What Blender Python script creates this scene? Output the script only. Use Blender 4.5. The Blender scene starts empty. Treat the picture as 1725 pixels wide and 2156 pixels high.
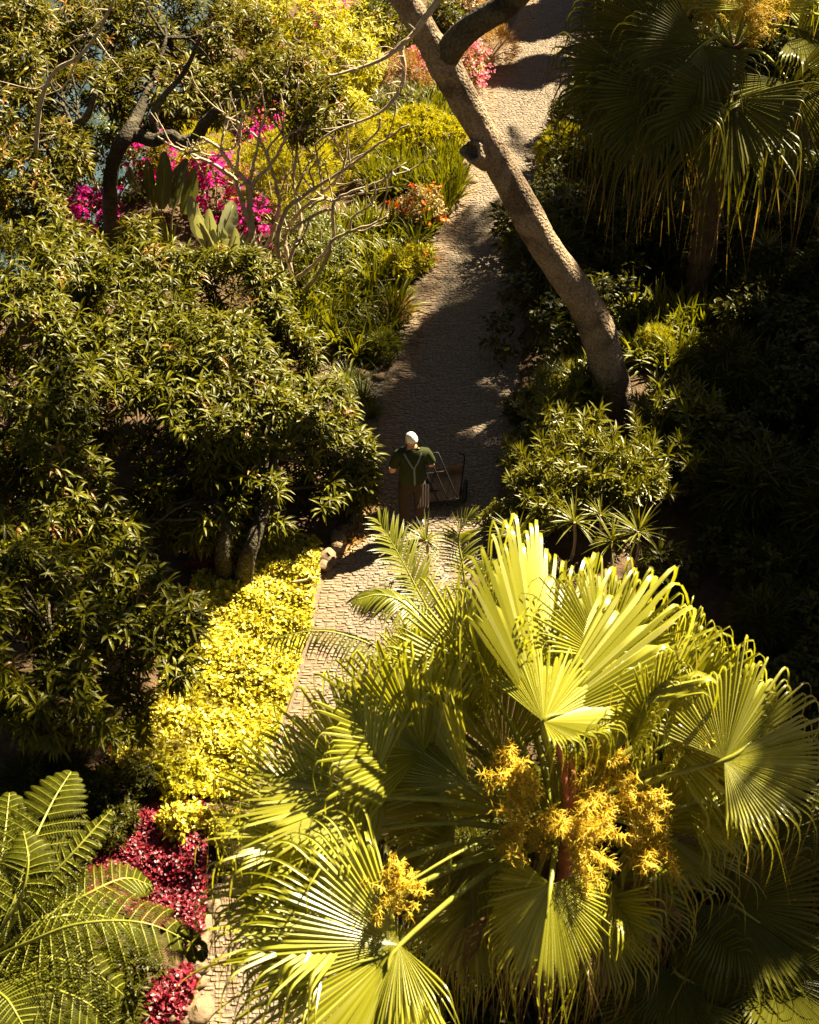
import bpy, math, random
import numpy as np
from mathutils import Vector, Matrix

SC = bpy.context.scene
COL = SC.collection
RAD = math.radians
rs = np.random.default_rng

# ------------------------------------------------------------------ camera
PITCH = RAD(40.0); CH = 12.9; FOC = 3000.0
CF = np.array([0, math.cos(PITCH), -math.sin(PITCH)])
CU = np.array([0, math.sin(PITCH), math.cos(PITCH)])
CR = np.array([1.0, 0, 0]); CP = np.array([0, 0, CH])

def ray(px, py):
    return CF + (px - 862.5) / FOC * CR - (py - 1078.0) / FOC * CU
def at(px, py, t):
    return CP + ray(px, py) * t
def gnd(px, py, z=0.0):
    r = ray(px, py); return CP + r * ((z - CH) / r[2])
def aty(px, py, y):
    r = ray(px, py); return CP + r * (y / r[1])

def unit(v):
    v = np.asarray(v, float)
    return v / np.maximum(np.linalg.norm(v, axis=-1, keepdims=True), 1e-9)

SUN_EL = RAD(44.0); SUN_AZ = RAD(44.0)          # azimuth counted from +x towards +y
SUN = np.array([math.cos(SUN_EL) * math.cos(SUN_AZ), math.cos(SUN_EL) * math.sin(SUN_AZ), math.sin(SUN_EL)])

# ------------------------------------------------------------------ mesh collecting
class Geo:
    def __init__(s):
        s.v = []; s.q = []; s.t = []; s.n = 0; s.age = []
    def add(s, v, q=None, t=None):
        v = np.asarray(v, float).reshape(-1, 3)
        if q is not None and len(q): s.q.append(np.asarray(q, np.int64).reshape(-1, 4) + s.n)
        if t is not None and len(t): s.t.append(np.asarray(t, np.int64).reshape(-1, 3) + s.n)
        s.v.append(v); s.n += len(v)
    def mesh(s, name, origin=(0, 0, 0), smooth=True):
        v = np.concatenate(s.v) - np.asarray(origin, float)
        q = np.concatenate(s.q) if s.q else np.zeros((0, 4), np.int64)
        t = np.concatenate(s.t) if s.t else np.zeros((0, 3), np.int64)
        me = bpy.data.meshes.new(name)
        me.vertices.add(len(v)); me.vertices.foreach_set('co', v.astype(np.float32).ravel())
        li = np.concatenate([q.ravel(), t.ravel()]).astype(np.int32)
        me.loops.add(len(li)); me.loops.foreach_set('vertex_index', li)
        st = np.concatenate([np.arange(len(q)) * 4, len(q) * 4 + np.arange(len(t)) * 3]).astype(np.int32)
        me.polygons.add(len(st)); me.polygons.foreach_set('loop_start', st)
        me.polygons.foreach_set('use_smooth', np.full(len(st), smooth))
        me.update(calc_edges=True)
        if s.age:
            at_ = me.attributes.new('age', 'FLOAT', 'POINT'); at_.data.foreach_set('value', np.concatenate(s.age).astype(np.float32))
        return me

def link(name, me, mat=None, parent=None, loc=None):
    o = bpy.data.objects.new(name, me); COL.objects.link(o)
    if mat: me.materials.append(mat)
    if parent is not None: o.parent = parent
    if loc is not None: o.location = loc
    return o

def tag(o, label=None, cat=None, group=None, kind=None):
    if label: o['label'] = label
    if cat: o['category'] = cat
    if group: o['group'] = group
    if kind: o['kind'] = kind
    return o

def thing(name, label, cat, loc=(0, 0, 0), group=None):
    o = bpy.data.objects.new(name, None); COL.objects.link(o)
    o.location = tuple(float(c) for c in loc); o.empty_display_size = 0.2
    return tag(o, label, cat, group)

def part(name, geo, mat, parent, smooth=True):
    """geo in world coordinates; every ancestor is unrotated, so its origin is the sum of their places"""
    org = np.zeros(3); p = parent
    while p is not None: org += np.array(p.location); p = p.parent
    return link(name, geo.mesh(name, org, smooth), mat, parent)

def single(name, geo, mat, loc, label, cat, group=None, kind=None, smooth=True):
    o = link(name, geo.mesh(name, loc, smooth), mat, None, tuple(float(c) for c in loc))
    return tag(o, label, cat, group, kind)

def dup(root, loc, rz=0.0, sc=1.0, label=None, group=None, tilt=(0, 0)):
    r = root.copy(); COL.objects.link(r); r.location = tuple(float(c) for c in loc)
    r.rotation_euler = (tilt[0], tilt[1], rz); r.scale = (sc, sc, sc)
    if label: r['label'] = label
    if group: r['group'] = group
    for ch in root.children:
        c = ch.copy(); COL.objects.link(c); c.parent = r
        for g in ch.children:
            d = g.copy(); COL.objects.link(d); d.parent = c
    return r

# ------------------------------------------------------------------ leaves, tubes, blobs
def leaves(geo, P, E, N, L, W, droop=0.6, S=3, fold=0.25, prof=None, tipdown=None):
    """strips: P base, E start direction, N normal hint, lengths L, widths W"""
    P = np.asarray(P, float).reshape(-1, 3); n = len(P)
    if n == 0: return
    E = unit(np.broadcast_to(E, (n, 3)).copy()); N = np.broadcast_to(N, (n, 3)).astype(float)
    L = np.broadcast_to(np.asarray(L, float), (n,)); W = np.broadcast_to(np.asarray(W, float), (n,))
    droop = np.broadcast_to(np.asarray(droop, float), (n,))
    if prof is None:
        prof = [0.12] + [max(0.06, math.sin(math.pi * min(0.97, (0.10 + 0.9 * (j / S)))) ** 0.75) for j in range(1, S)] + [0.04]
    down = np.array([0, 0, -1.0])
    c = P.copy(); e = E.copy(); rows = []
    side = np.cross(e, N); bad = np.linalg.norm(side, axis=1) < 0.05
    side[bad] = np.cross(e[bad], np.array([0.3, 0.9, 0.1])); side = unit(side)
    for j in range(S + 1):
        nr = np.cross(side, e); w = (W * 0.5 * prof[j])[:, None]
        if fold is None: rows.append(np.stack([c - side * w, c + side * w], 1))
        else: rows.append(np.stack([c - side * w + nr * w * fold, c - nr * w * fold * 0.5, c + side * w + nr * w * fold], 1))
        if j < S:
            e = unit(e + down * (droop / S * (0.6 + 0.8 * j / S))[:, None])
            c = c + e * (L / S)[:, None]
    k = 2 if fold is None else 3
    V = np.stack(rows, 1).reshape(-1, 3); per = (S + 1) * k
    f = []
    for j in range(S):
        for i in range(k - 1):
            a = j * k + i; f.append([a, a + 1, a + k + 1, a + k])
    f = np.array(f)
    Q = (f[None] + (np.arange(n) * per)[:, None, None]).reshape(-1, 4)
    geo.add(V, Q)

def smooth_path(pts, n):
    pts = np.asarray(pts, float); m = len(pts)
    if m < 3:
        u = np.linspace(0, m - 1, n)[:, None]; i = np.minimum(u.astype(int), m - 2)[:, 0]
        return pts[i] + (pts[i + 1] - pts[i]) * (u - i[:, None])
    ext = np.vstack([2 * pts[0] - pts[1], pts, 2 * pts[-1] - pts[-2]])
    out = []
    for u in np.linspace(0, m - 1, n):
        i = min(int(u), m - 2); f = u - i
        a, b, c, d = ext[i], ext[i + 1], ext[i + 2], ext[i + 3]
        out.append(0.5 * (2 * b + (c - a) * f + (2 * a - 5 * b + 4 * c - d) * f * f + (3 * b - a - 3 * c + d) * f ** 3))
    return np.array(out)

def tube(geo, pts, rad, seg=8, cap=True, rng=None, rough=0.0):
    pts = np.asarray(pts, float); m = len(pts); rad = np.broadcast_to(np.asarray(rad, float), (m,))
    tg = unit(np.gradient(pts, axis=0))
    up = np.array([0, 0, 1.0]) if abs(tg[0][2]) < 0.9 else np.array([1.0, 0, 0])
    a = unit(np.cross(tg[0], up)); rows = []
    ang = np.linspace(0, 2 * math.pi, seg, endpoint=False)
    for i in range(m):
        a = unit(a - tg[i] * np.dot(a, tg[i])); b = np.cross(tg[i], a)
        r = rad[i] * (1 + (rng.normal(0, rough, seg) if rng is not None and rough else 0))
        rows.append(pts[i] + np.outer(np.cos(ang) * r, a) + np.outer(np.sin(ang) * r, b))
    V = np.concatenate(rows); Q = []
    for i in range(m - 1):
        for j in range(seg):
            k = (j + 1) % seg; Q.append([i * seg + j, i * seg + k, (i + 1) * seg + k, (i + 1) * seg + j])
    T = []
    if cap:
        V = np.vstack([V, pts[0], pts[-1]])
        for j in range(seg):
            k = (j + 1) % seg
            T.append([m * seg, k, j]); T.append([m * seg + 1, (m - 1) * seg + j, (m - 1) * seg + k])
    geo.add(V, Q, T)

def box(geo, c, ax, ay, az):
    c = np.asarray(c, float); ax, ay, az = (np.asarray(x, float) for x in (ax, ay, az))
    V = [c + sx * ax + sy * ay + sz * az for sz in (-1, 1) for sy in (-1, 1) for sx in (-1, 1)]
    geo.add(V, [[0, 2, 3, 1], [4, 5, 7, 6], [0, 1, 5, 4], [2, 6, 7, 3], [0, 4, 6, 2], [1, 3, 7, 5]])

def wob(p, s, seed=0.0):
    p = np.asarray(p) * s + seed
    return (np.sin(p[:, 0] * 1.3 + p[:, 1] * 2.1 + 0.7) + np.sin(p[:, 1] * 1.7 - p[:, 2] * 1.9 + 1.1) + np.sin(p[:, 2] * 2.3 + p[:, 0] * 1.1) + np.sin(p[:, 0] * 2.9 - p[:, 1] * 0.7 + p[:, 2])) / 4

def shell(blobs, n, rng, jit=0.35, carve=0.35, cs=2.5, zmin=0.12, inner=0.72, low=-0.6):
    """points and normals near the outside of a union of ellipsoids (cx,cy,cz,rx,ry,rz)"""
    B = np.array(blobs, float)
    area = (B[:, 3] * B[:, 4] + B[:, 4] * B[:, 5] + B[:, 3] * B[:, 5]); area /= area.sum()
    PP = []; NN = []; got = 0
    for _ in range(12):
        idx = rng.choice(len(B), size=n, p=area)
        d = unit(rng.normal(size=(n, 3)))
        rr = 1 - jit * rng.random(n) ** 1.6
        p = B[idx, :3] + d * B[idx, 3:] * rr[:, None]
        ok = (p[:, 2] > zmin) & (d[:, 2] > low - rng.random(n) * 0.5)
        for k in range(len(B)):
            q = (p - B[k, :3]) / B[k, 3:]
            ok &= ~(((q ** 2).sum(1) < inner ** 2) & (idx != k))
        ok &= wob(p, cs, 3.1) > (carve * 2 - 1) * 0.9 - 0.15 * rng.random(n)
        PP.append(p[ok]); NN.append(unit(d / B[idx, 3:])[ok]); got += ok.sum()
        if got >= n: break
    return np.concatenate(PP)[:n], np.concatenate(NN)[:n]

def perp(d, rng):
    a = unit(np.cross(d, rng.normal(size=d.shape))); return a, np.cross(d, a)

def whorls(geo, P, D, rng, k=10, L=(0.17, 0.26), W=0.045, th=(35, 100), droop=0.9, S=3, fold=0.25, spread=0.03):
    n = len(P)
    if n == 0: return
    a, b = perp(D, rng)
    kk = np.repeat(np.arange(n), k)
    ph = rng.random(n)[kk] * 6.28 + np.tile(np.arange(k), n) * 2.4 + rng.normal(0, .25, n * k)
    t = RAD(th[0]) + (RAD(th[1]) - RAD(th[0])) * np.tile(np.arange(k) / max(1, k - 1), n) + rng.normal(0, .14, n * k)
    r = a[kk] * np.cos(ph)[:, None] + b[kk] * np.sin(ph)[:, None]
    E = D[kk] * np.cos(t)[:, None] + r * np.sin(t)[:, None]
    LL = rng.uniform(L[0], L[1], n * k); WW = W * rng.uniform(.75, 1.2, n * k)
    base = P[kk] - D[kk] * (spread * np.tile(np.arange(k) / k, n))[:, None] * 4
    leaves(geo, base, E, D[kk] + r * 0.2 + rng.normal(0, .15, (n * k, 3)), LL, WW, droop * rng.uniform(.5, 1.4, n * k), S, fold)

def sprigs(geo, P, D, rng, k=6, L=(0.05, 0.08), W=0.03, droop=0.3, S=2, fold=0.2, twig=0.12):
    """small leaves scattered along a short twig"""
    n = len(P)
    if n == 0: return
    kk = np.repeat(np.arange(n), k); m = n * k
    a, b = perp(D, rng)
    ph = rng.random(m) * 6.28; r = a[kk] * np.cos(ph)[:, None] + b[kk] * np.sin(ph)[:, None]
    s = rng.random(m)
    base = P[kk] + D[kk] * ((s - 0.7) * twig)[:, None]
    E = unit(D[kk] * rng.uniform(.1, 1, m)[:, None] + r)
    leaves(geo, base, E, D[kk] * 0.8 + np.array([0, 0, .6]) + rng.normal(0, .35, (m, 3)), rng.uniform(L[0], L[1], m), W * rng.uniform(.7, 1.2, m), droop, S, fold)

# ------------------------------------------------------------------ materials
def mat_new(name):
    m = bpy.data.materials.new(name); m.use_nodes = True
    nt = m.node_tree; nt.nodes.clear()
    return m, nt, nt.nodes, nt.links

def ramp(nd, stops):
    r = nd.new('ShaderNodeValToRGB'); e = r.color_ramp.elements
    while len(e) < len(stops): e.new(0.5)
    for i, (p, c) in enumerate(stops):
        e[i].position = p; e[i].color = (c[0], c[1], c[2], 1)
    return r

def leaf_mat(name, stops, rough=0.38, trans=0.35, tcol=(1.15, 1.1, 0.6), spec=0.5, patch=0.25, dry=False):
    m, nt, nd, lk = mat_new(name)
    out = nd.new('ShaderNodeOutputMaterial')
    g = nd.new('ShaderNodeNewGeometry'); r = ramp(nd, stops)
    tc = nd.new('ShaderNodeTexCoord'); nz = nd.new('ShaderNodeTexNoise'); nz.inputs['Scale'].default_value = 2.2
    lk.new(tc.outputs['Object'], nz.inputs['Vector'])
    mx = nd.new('ShaderNodeMix'); mx.data_type = 'FLOAT'; mx.inputs[0].default_value = patch
    lk.new(g.outputs['Random Per Island'], mx.inputs[2]); lk.new(nz.outputs['Fac'], mx.inputs[3])
    lk.new(mx.outputs[0], r.inputs['Fac'])
    p = nd.new('ShaderNodeBsdfPrincipled'); p.inputs['Roughness'].default_value = rough
    p.inputs['Specular IOR Level'].default_value = spec
    if dry:                                                             # withered ends where the blade is old
        ag = nd.new('ShaderNodeAttribute'); ag.attribute_name = 'age'; ar = ramp(nd, [(.5, (0, 0, 0)), (.8, (1, 1, 1))]); lk.new(ag.outputs['Fac'], ar.inputs['Fac'])
        mb = nd.new('ShaderNodeMix'); mb.data_type = 'RGBA'; lk.new(ar.outputs['Color'], mb.inputs[0]); lk.new(r.outputs['Color'], mb.inputs[6]); mb.inputs[7].default_value = (.34, .22, .07, 1)
        class _R: outputs = {'Color': mb.outputs[2]}
        r = _R
    lk.new(r.outputs['Color'], p.inputs['Base Color'])
    if trans > 0:
        t = nd.new('ShaderNodeBsdfTranslucent'); v = nd.new('ShaderNodeVectorMath'); v.operation = 'MULTIPLY'
        v.inputs[1].default_value = tcol
        lk.new(r.outputs['Color'], v.inputs[0]); lk.new(v.outputs[0], t.inputs['Color'])
        s = nd.new('ShaderNodeMixShader'); s.inputs['Fac'].default_value = trans
        lk.new(p.outputs[0], s.inputs[1]); lk.new(t.outputs[0], s.inputs[2]); lk.new(s.outputs[0], out.inputs['Surface'])
    else: lk.new(p.outputs[0], out.inputs['Surface'])
    return m

def noise_mat(name, stops, scale=6.0, detail=6, rough=0.8, bump=0.3, bscale=None, bdist=0.02, stretch=(1, 1, 1), spec=0.3, coord='Object'):
    m, nt, nd, lk = mat_new(name)
    out = nd.new('ShaderNodeOutputMaterial'); p = nd.new('ShaderNodeBsdfPrincipled')
    tc = nd.new('ShaderNodeTexCoord'); mp = nd.new('ShaderNodeMapping'); mp.inputs['Scale'].default_value = stretch
    lk.new(tc.outputs[coord], mp.inputs['Vector'])
    nz = nd.new('ShaderNodeTexNoise'); nz.inputs['Scale'].default_value = scale; nz.inputs['Detail'].default_value = detail
    nz.inputs['Roughness'].default_value = 0.65
    lk.new(mp.outputs[0], nz.inputs['Vector'])
    r = ramp(nd, stops); lk.new(nz.outputs['Fac'], r.inputs['Fac']); lk.new(r.outputs['Color'], p.inputs['Base Color'])
    p.inputs['Roughness'].default_value = rough; p.inputs['Specular IOR Level'].default_value = spec
    if bump:
        n2 = nd.new('ShaderNodeTexNoise'); n2.inputs['Scale'].default_value = bscale or scale * 4; n2.inputs['Detail'].default_value = 5
        lk.new(mp.outputs[0], n2.inputs['Vector'])
        b = nd.new('ShaderNodeBump'); b.inputs['Strength'].default_value = bump; b.inputs['Distance'].default_value = bdist
        lk.new(n2.outputs['Fac'], b.inputs['Height']); lk.new(b.outputs[0], p.inputs['Normal'])
    lk.new(p.outputs[0], out.inputs['Surface'])
    return m

def bark_mat(name, dark, light, grain=34.0):
    """grey-tan bark: fine warty grain, shallow furrows, lichen spots"""
    m, nt, nd, lk = mat_new(name)
    out = nd.new('ShaderNodeOutputMaterial'); p = nd.new('ShaderNodeBsdfPrincipled'); p.inputs['Roughness'].default_value = 0.85
    p.inputs['Specular IOR Level'].default_value = 0.2
    tc = nd.new('ShaderNodeTexCoord')
    n1 = nd.new('ShaderNodeTexNoise'); n1.inputs['Scale'].default_value = 3.0; n1.inputs['Detail'].default_value = 8; n1.inputs['Roughness'].default_value = .7
    n2 = nd.new('ShaderNodeTexNoise'); n2.inputs['Scale'].default_value = grain; n2.inputs['Detail'].default_value = 4
    vo = nd.new('ShaderNodeTexVoronoi'); vo.inputs['Scale'].default_value = grain * 0.8
    for x in (n1, n2, vo): lk.new(tc.outputs['Object'], x.inputs['Vector'])
    ad = nd.new('ShaderNodeMath'); ad.operation = 'ADD'; lk.new(n1.outputs['Fac'], ad.inputs[0]); lk.new(n2.outputs['Fac'], ad.inputs[1])
    r = ramp(nd, [(0.36, dark), (0.62, light)])
    hf = nd.new('ShaderNodeMath'); hf.operation = 'MULTIPLY'; hf.inputs[1].default_value = 0.5; lk.new(ad.outputs[0], hf.inputs[0])
    lk.new(hf.outputs[0], r.inputs['Fac']); lk.new(r.outputs['Color'], p.inputs['Base Color'])
    st = nd.new('ShaderNodeTexNoise'); st.inputs['Scale'].default_value = 1.4; st.inputs['Detail'].default_value = 7; st.inputs['Distortion'].default_value = .8
    lk.new(tc.outputs['Object'], st.inputs['Vector']); sr = ramp(nd, [(.40, (.45, .42, .40)), (.52, (1, 1, 1)), (.68, (1, 1, 1)), (.76, (1.25, 1.3, 1.2))]); lk.new(st.outputs['Fac'], sr.inputs['Fac'])
    mu = nd.new('ShaderNodeMix'); mu.data_type = 'RGBA'; mu.blend_type = 'MULTIPLY'; mu.inputs[0].default_value = 1
    lk.new(r.outputs['Color'], mu.inputs[6]); lk.new(sr.outputs['Color'], mu.inputs[7]); lk.new(mu.outputs[2], p.inputs['Base Color'])
    b1 = nd.new('ShaderNodeBump'); b1.inputs['Strength'].default_value = .8; b1.inputs['Distance'].default_value = .035
    lk.new(vo.outputs['Distance'], b1.inputs['Height'])
    b2 = nd.new('ShaderNodeBump'); b2.inputs['Strength'].default_value = .8; b2.inputs['Distance'].default_value = .06
    lk.new(n1.outputs['Fac'], b2.inputs['Height']); lk.new(b1.outputs[0], b2.inputs['Normal'])
    mp = nd.new('ShaderNodeMapping'); mp.inputs['Scale'].default_value = (1, 1, .35); lk.new(tc.outputs['Object'], mp.inputs['Vector'])
    vc = nd.new('ShaderNodeTexVoronoi'); vc.feature = 'DISTANCE_TO_EDGE'; vc.inputs['Scale'].default_value = 11; lk.new(mp.outputs[0], vc.inputs['Vector'])
    cr = ramp(nd, [(0, (0, 0, 0)), (.07, (1, 1, 1))]); lk.new(vc.outputs['Distance'], cr.inputs['Fac'])
    b3 = nd.new('ShaderNodeBump'); b3.inputs['Strength'].default_value = .45; b3.inputs['Distance'].default_value = .02
    lk.new(cr.outputs['Color'], b3.inputs['Height']); lk.new(b2.outputs[0], b3.inputs['Normal']); lk.new(b3.outputs[0], p.inputs['Normal'])
    lk.new(p.outputs[0], out.inputs['Surface'])
    return m

M = {}
M['mango'] = leaf_mat('mango_leaf', [(0, (.028, .028, .001)), (.5, (.068, .064, .0012)), (.93, (.13, .118, .002)), (1, (.26, .12, .02))], .40, .24, spec=.14)
M['mango_far'] = leaf_mat('mango_leaf_far', [(0, (.035, .034, .002)), (.5, (.085, .075, .003)), (.85, (.15, .122, .005)), (1, (.28, .12, .03))], .42, .30, spec=.16)
M['flush'] = leaf_mat('mango_young_leaf', [(0, (.20, .10, .02)), (1, (.32, .16, .04))], .4, .35)
M['lime'] = leaf_mat('lime_leaf', [(0, (.20, .185, .004)), (1, (.42, .36, .008))], .5, .42, spec=.25)
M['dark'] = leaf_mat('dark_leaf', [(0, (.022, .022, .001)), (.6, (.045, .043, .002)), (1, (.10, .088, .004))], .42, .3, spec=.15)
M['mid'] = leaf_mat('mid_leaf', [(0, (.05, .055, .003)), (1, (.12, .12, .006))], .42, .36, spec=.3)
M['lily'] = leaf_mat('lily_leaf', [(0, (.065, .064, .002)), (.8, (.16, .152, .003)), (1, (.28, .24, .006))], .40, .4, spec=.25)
M['olean'] = leaf_mat('oleander_leaf', [(0, (.07, .07, .003)), (.85, (.15, .135, .005)), (1, (.26, .20, .012))], .38, .34, spec=.35)
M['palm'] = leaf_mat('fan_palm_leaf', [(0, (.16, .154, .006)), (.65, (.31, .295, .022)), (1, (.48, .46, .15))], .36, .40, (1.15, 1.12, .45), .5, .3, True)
M['palm_shade'] = leaf_mat('shaded_fan_palm_leaf', [(0, (.045, .046, .003)), (1, (.10, .092, .005))], .42, .3, (1.25, 1.1, .4), .2, .4, True)  # fan palm leaf with shade painted in as a darker green
M['dead'] = leaf_mat('dead_frond', [(0, (.10, .055, .02)), (1, (.28, .17, .07))], .6, .3)
M['areca'] = leaf_mat('feather_palm_leaf', [(0, (.10, .11, .008)), (1, (.19, .18, .014))], .35, .35)
M['fern'] = leaf_mat('fern_leaf', [(0, (.030, .032, .0007)), (1, (.062, .062, .001))], .6, .38, spec=.08)
M['yellow'] = leaf_mat('yellow_ground_leaf', [(0, (.12, .12, .004)), (.28, (.32, .28, .006)), (.6, (.52, .43, .018)), (.96, (.64, .52, .09)), (1, (.42, .07, .05))], .45, .35)
M['red'] = leaf_mat('red_leaf', [(0, (.05, .004, .006)), (.6, (.17, .009, .018)), (.85, (.32, .015, .035)), (1, (.26, .12, .10))], .45, .3, (1.2, .7, .8))
M['magenta'] = leaf_mat('magenta_bract', [(0, (.50, .008, .20)), (.7, (.74, .02, .34)), (1, (.80, .14, .42))], .6, .5, (1.2, .8, 1.1), .2)
M['pink'] = leaf_mat('pink_flower', [(0, (.50, .10, .16)), (1, (.70, .26, .30))], .6, .4, (1.1, .9, .9), .2)
M['orangefl'] = leaf_mat('orange_flower', [(0, (.65, .10, .01)), (1, (.75, .22, .02))], .6, .3, (1, .8, .6), .2)
M['bronze'] = leaf_mat('bronze_leaf', [(0, (.16, .09, .006)), (1, (.34, .19, .012))], .5, .35)
M['gold'] = leaf_mat('gold_panicle', [(0, (.40, .24, .006)), (.4, (.66, .46, .012)), (1, (.76, .62, .07))], .5, .35, (1.1, 1, .5))
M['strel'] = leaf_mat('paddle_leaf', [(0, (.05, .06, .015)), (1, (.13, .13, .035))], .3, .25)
M['strel_lit'] = leaf_mat('lit_paddle_leaf', [(0, (.14, .14, .06)), (1, (.34, .34, .18))], .3, .25)  # same paddle leaf, colour made paler to stand for sunlit gloss
M['sage'] = leaf_mat('sage_leaf', [(0, (.20, .20, .10)), (1, (.34, .30, .18))], .5, .2)
M['straw'] = leaf_mat('straw_leaf', [(0, (.24, .12, .03)), (1, (.42, .25, .07))], .6, .25)
M['grass'] = leaf_mat('grass_blade', [(0, (.06, .075, .004)), (1, (.13, .13, .008))], .4, .35)
M['bark'] = bark_mat('leaning_bark', (.12, .082, .05), (.30, .215, .14))
M['bark_dark'] = bark_mat('dark_bark', (.03, .024, .014), (.10, .078, .045), 26)
M['bark_pale'] = noise_mat('pale_bark', [(.3, (.20, .145, .09)), (.7, (.46, .35, .23))], 12, 6, .8, .4, 60, .01)
M['fibre'] = noise_mat('palm_fibre', [(.3, (.03, .018, .008)), (.7, (.13, .07, .03))], 14, 6, .9, .8, 40, .03, (1, 1, .3))
M['sheath'] = noise_mat('red_sheath', [(.3, (.20, .05, .02)), (.7, (.42, .16, .09))], 9, 5, .6, .3, 30, .01)
M['petiole'] = noise_mat('petiole', [(.3, (.14, .15, .012)), (.7, (.24, .22, .03))], 9, 4, .4, .1, 30, .005)
M['stone'] = noise_mat('edging_stone', [(.3, (.085, .055, .03)), (.7, (.22, .145, .085))], 7, 8, .9, .6, 30, .02)
M['soil'] = noise_mat('soil', [(.25, (.030, .017, .008)), (.55, (.085, .048, .022)), (.8, (.16, .09, .045))], 5, 10, .95, .9, 38, .04, coord='Object')
# ------------------------------------------------------------------ world, sun, camera
def setup():
    w = bpy.data.worlds.new("World"); SC.world = w; w.use_nodes = True
    nt = w.node_tree; bg = nt.nodes['Background']
    sky = nt.nodes.new('ShaderNodeTexSky'); sky.sky_type = 'NISHITA'; sky.sun_disc = False
    sky.sun_elevation = SUN_EL; sky.sun_rotation = math.atan2(SUN[0], SUN[1])
    tint = nt.nodes.new('ShaderNodeVectorMath'); tint.operation = 'MULTIPLY'; tint.inputs[1].default_value = (.28, .235, .19)
    nt.links.new(sky.outputs[0], tint.inputs[0]); nt.links.new(tint.outputs[0], bg.inputs['Color'])
    bg.inputs['Strength'].default_value = 0.05
    ld = bpy.data.lights.new('sun', 'SUN'); ld.energy = 5.0; ld.angle = RAD(0.5); ld.color = (1.0, .885, .60)
    lo = bpy.data.objects.new('sun', ld); COL.objects.link(lo)
    lo.rotation_euler = Vector(SUN).to_track_quat('Z', 'Y').to_euler(); lo.location = (20, 10, 30)
    cd = bpy.data.cameras.new('camera'); co = bpy.data.objects.new('camera', cd); COL.objects.link(co)
    co.location = CP; co.rotation_euler = (math.pi / 2 - PITCH, 0, 0)
    cd.sensor_fit = 'VERTICAL'; cd.sensor_height = 24.0; cd.lens = FOC / 2156 * 24.0; cd.clip_end = 9000; cd.clip_start = .1
    cd.dof.use_dof = True; cd.dof.focus_distance = 20.5; cd.dof.aperture_fstop = 1.6
    SC.camera = co
    vs = SC.view_settings; vs.view_transform = 'Standard'; vs.look = 'None'; vs.gamma = 1; vs.exposure = EXPO; vs.use_curve_mapping = False
    cy = SC.cycles
    cy.max_bounces = 6; cy.diffuse_bounces = 3; cy.glossy_bounces = 2; cy.transmission_bounces = 4
    cy.caustics_reflective = False; cy.caustics_refractive = False; cy.sample_clamp_indirect = 4
    cy.use_denoising = True
    try: cy.denoiser = 'OPENIMAGEDENOISE'; cy.denoising_input_passes = 'RGB_ALBEDO_NORMAL'; cy.denoising_prefilter = 'ACCURATE'
    except Exception: pass
EXPO = 2.8
setup()

# ------------------------------------------------------------------ path outline
PL = np.array([gnd(*p)[:2] for p in [(400, 2160), (450, 1950), (510, 1750), (570, 1600), (620, 1460), (655, 1330), (672, 1240), (692, 1180), (735, 1110), (776, 1040),
     (786, 940), (800, 850), (835, 760), (850, 700), (872, 640), (895, 560), (922, 495), (948, 440), (985, 370), (1000, 300), (1012, 240), (1012, 190), (1060, 110), (1110, 0), (1140, -90)]])
PR = np.array([gnd(*p)[:2] for p in [(850, 2160), (870, 1950), (900, 1700), (930, 1450), (960, 1300), (1000, 1180), (1040, 1050), (1065, 950), (1075, 880), (1090, 760),
     (1100, 650), (1112, 560), (1130, 450), (1150, 350), (1165, 290), (1185, 220), (1205, 120), (1225, 0), (1245, -90)]])
def pleft(y): return np.interp(y, PL[:, 1], PL[:, 0])
def pright(y): return np.interp(y, PR[:, 1], PR[:, 0])

def drop(x, y):
    side = np.clip((-x - 4.5) / 3.0, 0, 1); side = side * side * (3 - 2 * side)
    g = 0.7 * (-x - 5.2) + 0.5 * (y - 23.5)
    z = -np.clip(g, 0, 80) * 1.1 * side
    z = z - np.clip(y - 52, 0, 80) * 0.9
    return np.maximum(z, -46)

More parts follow.
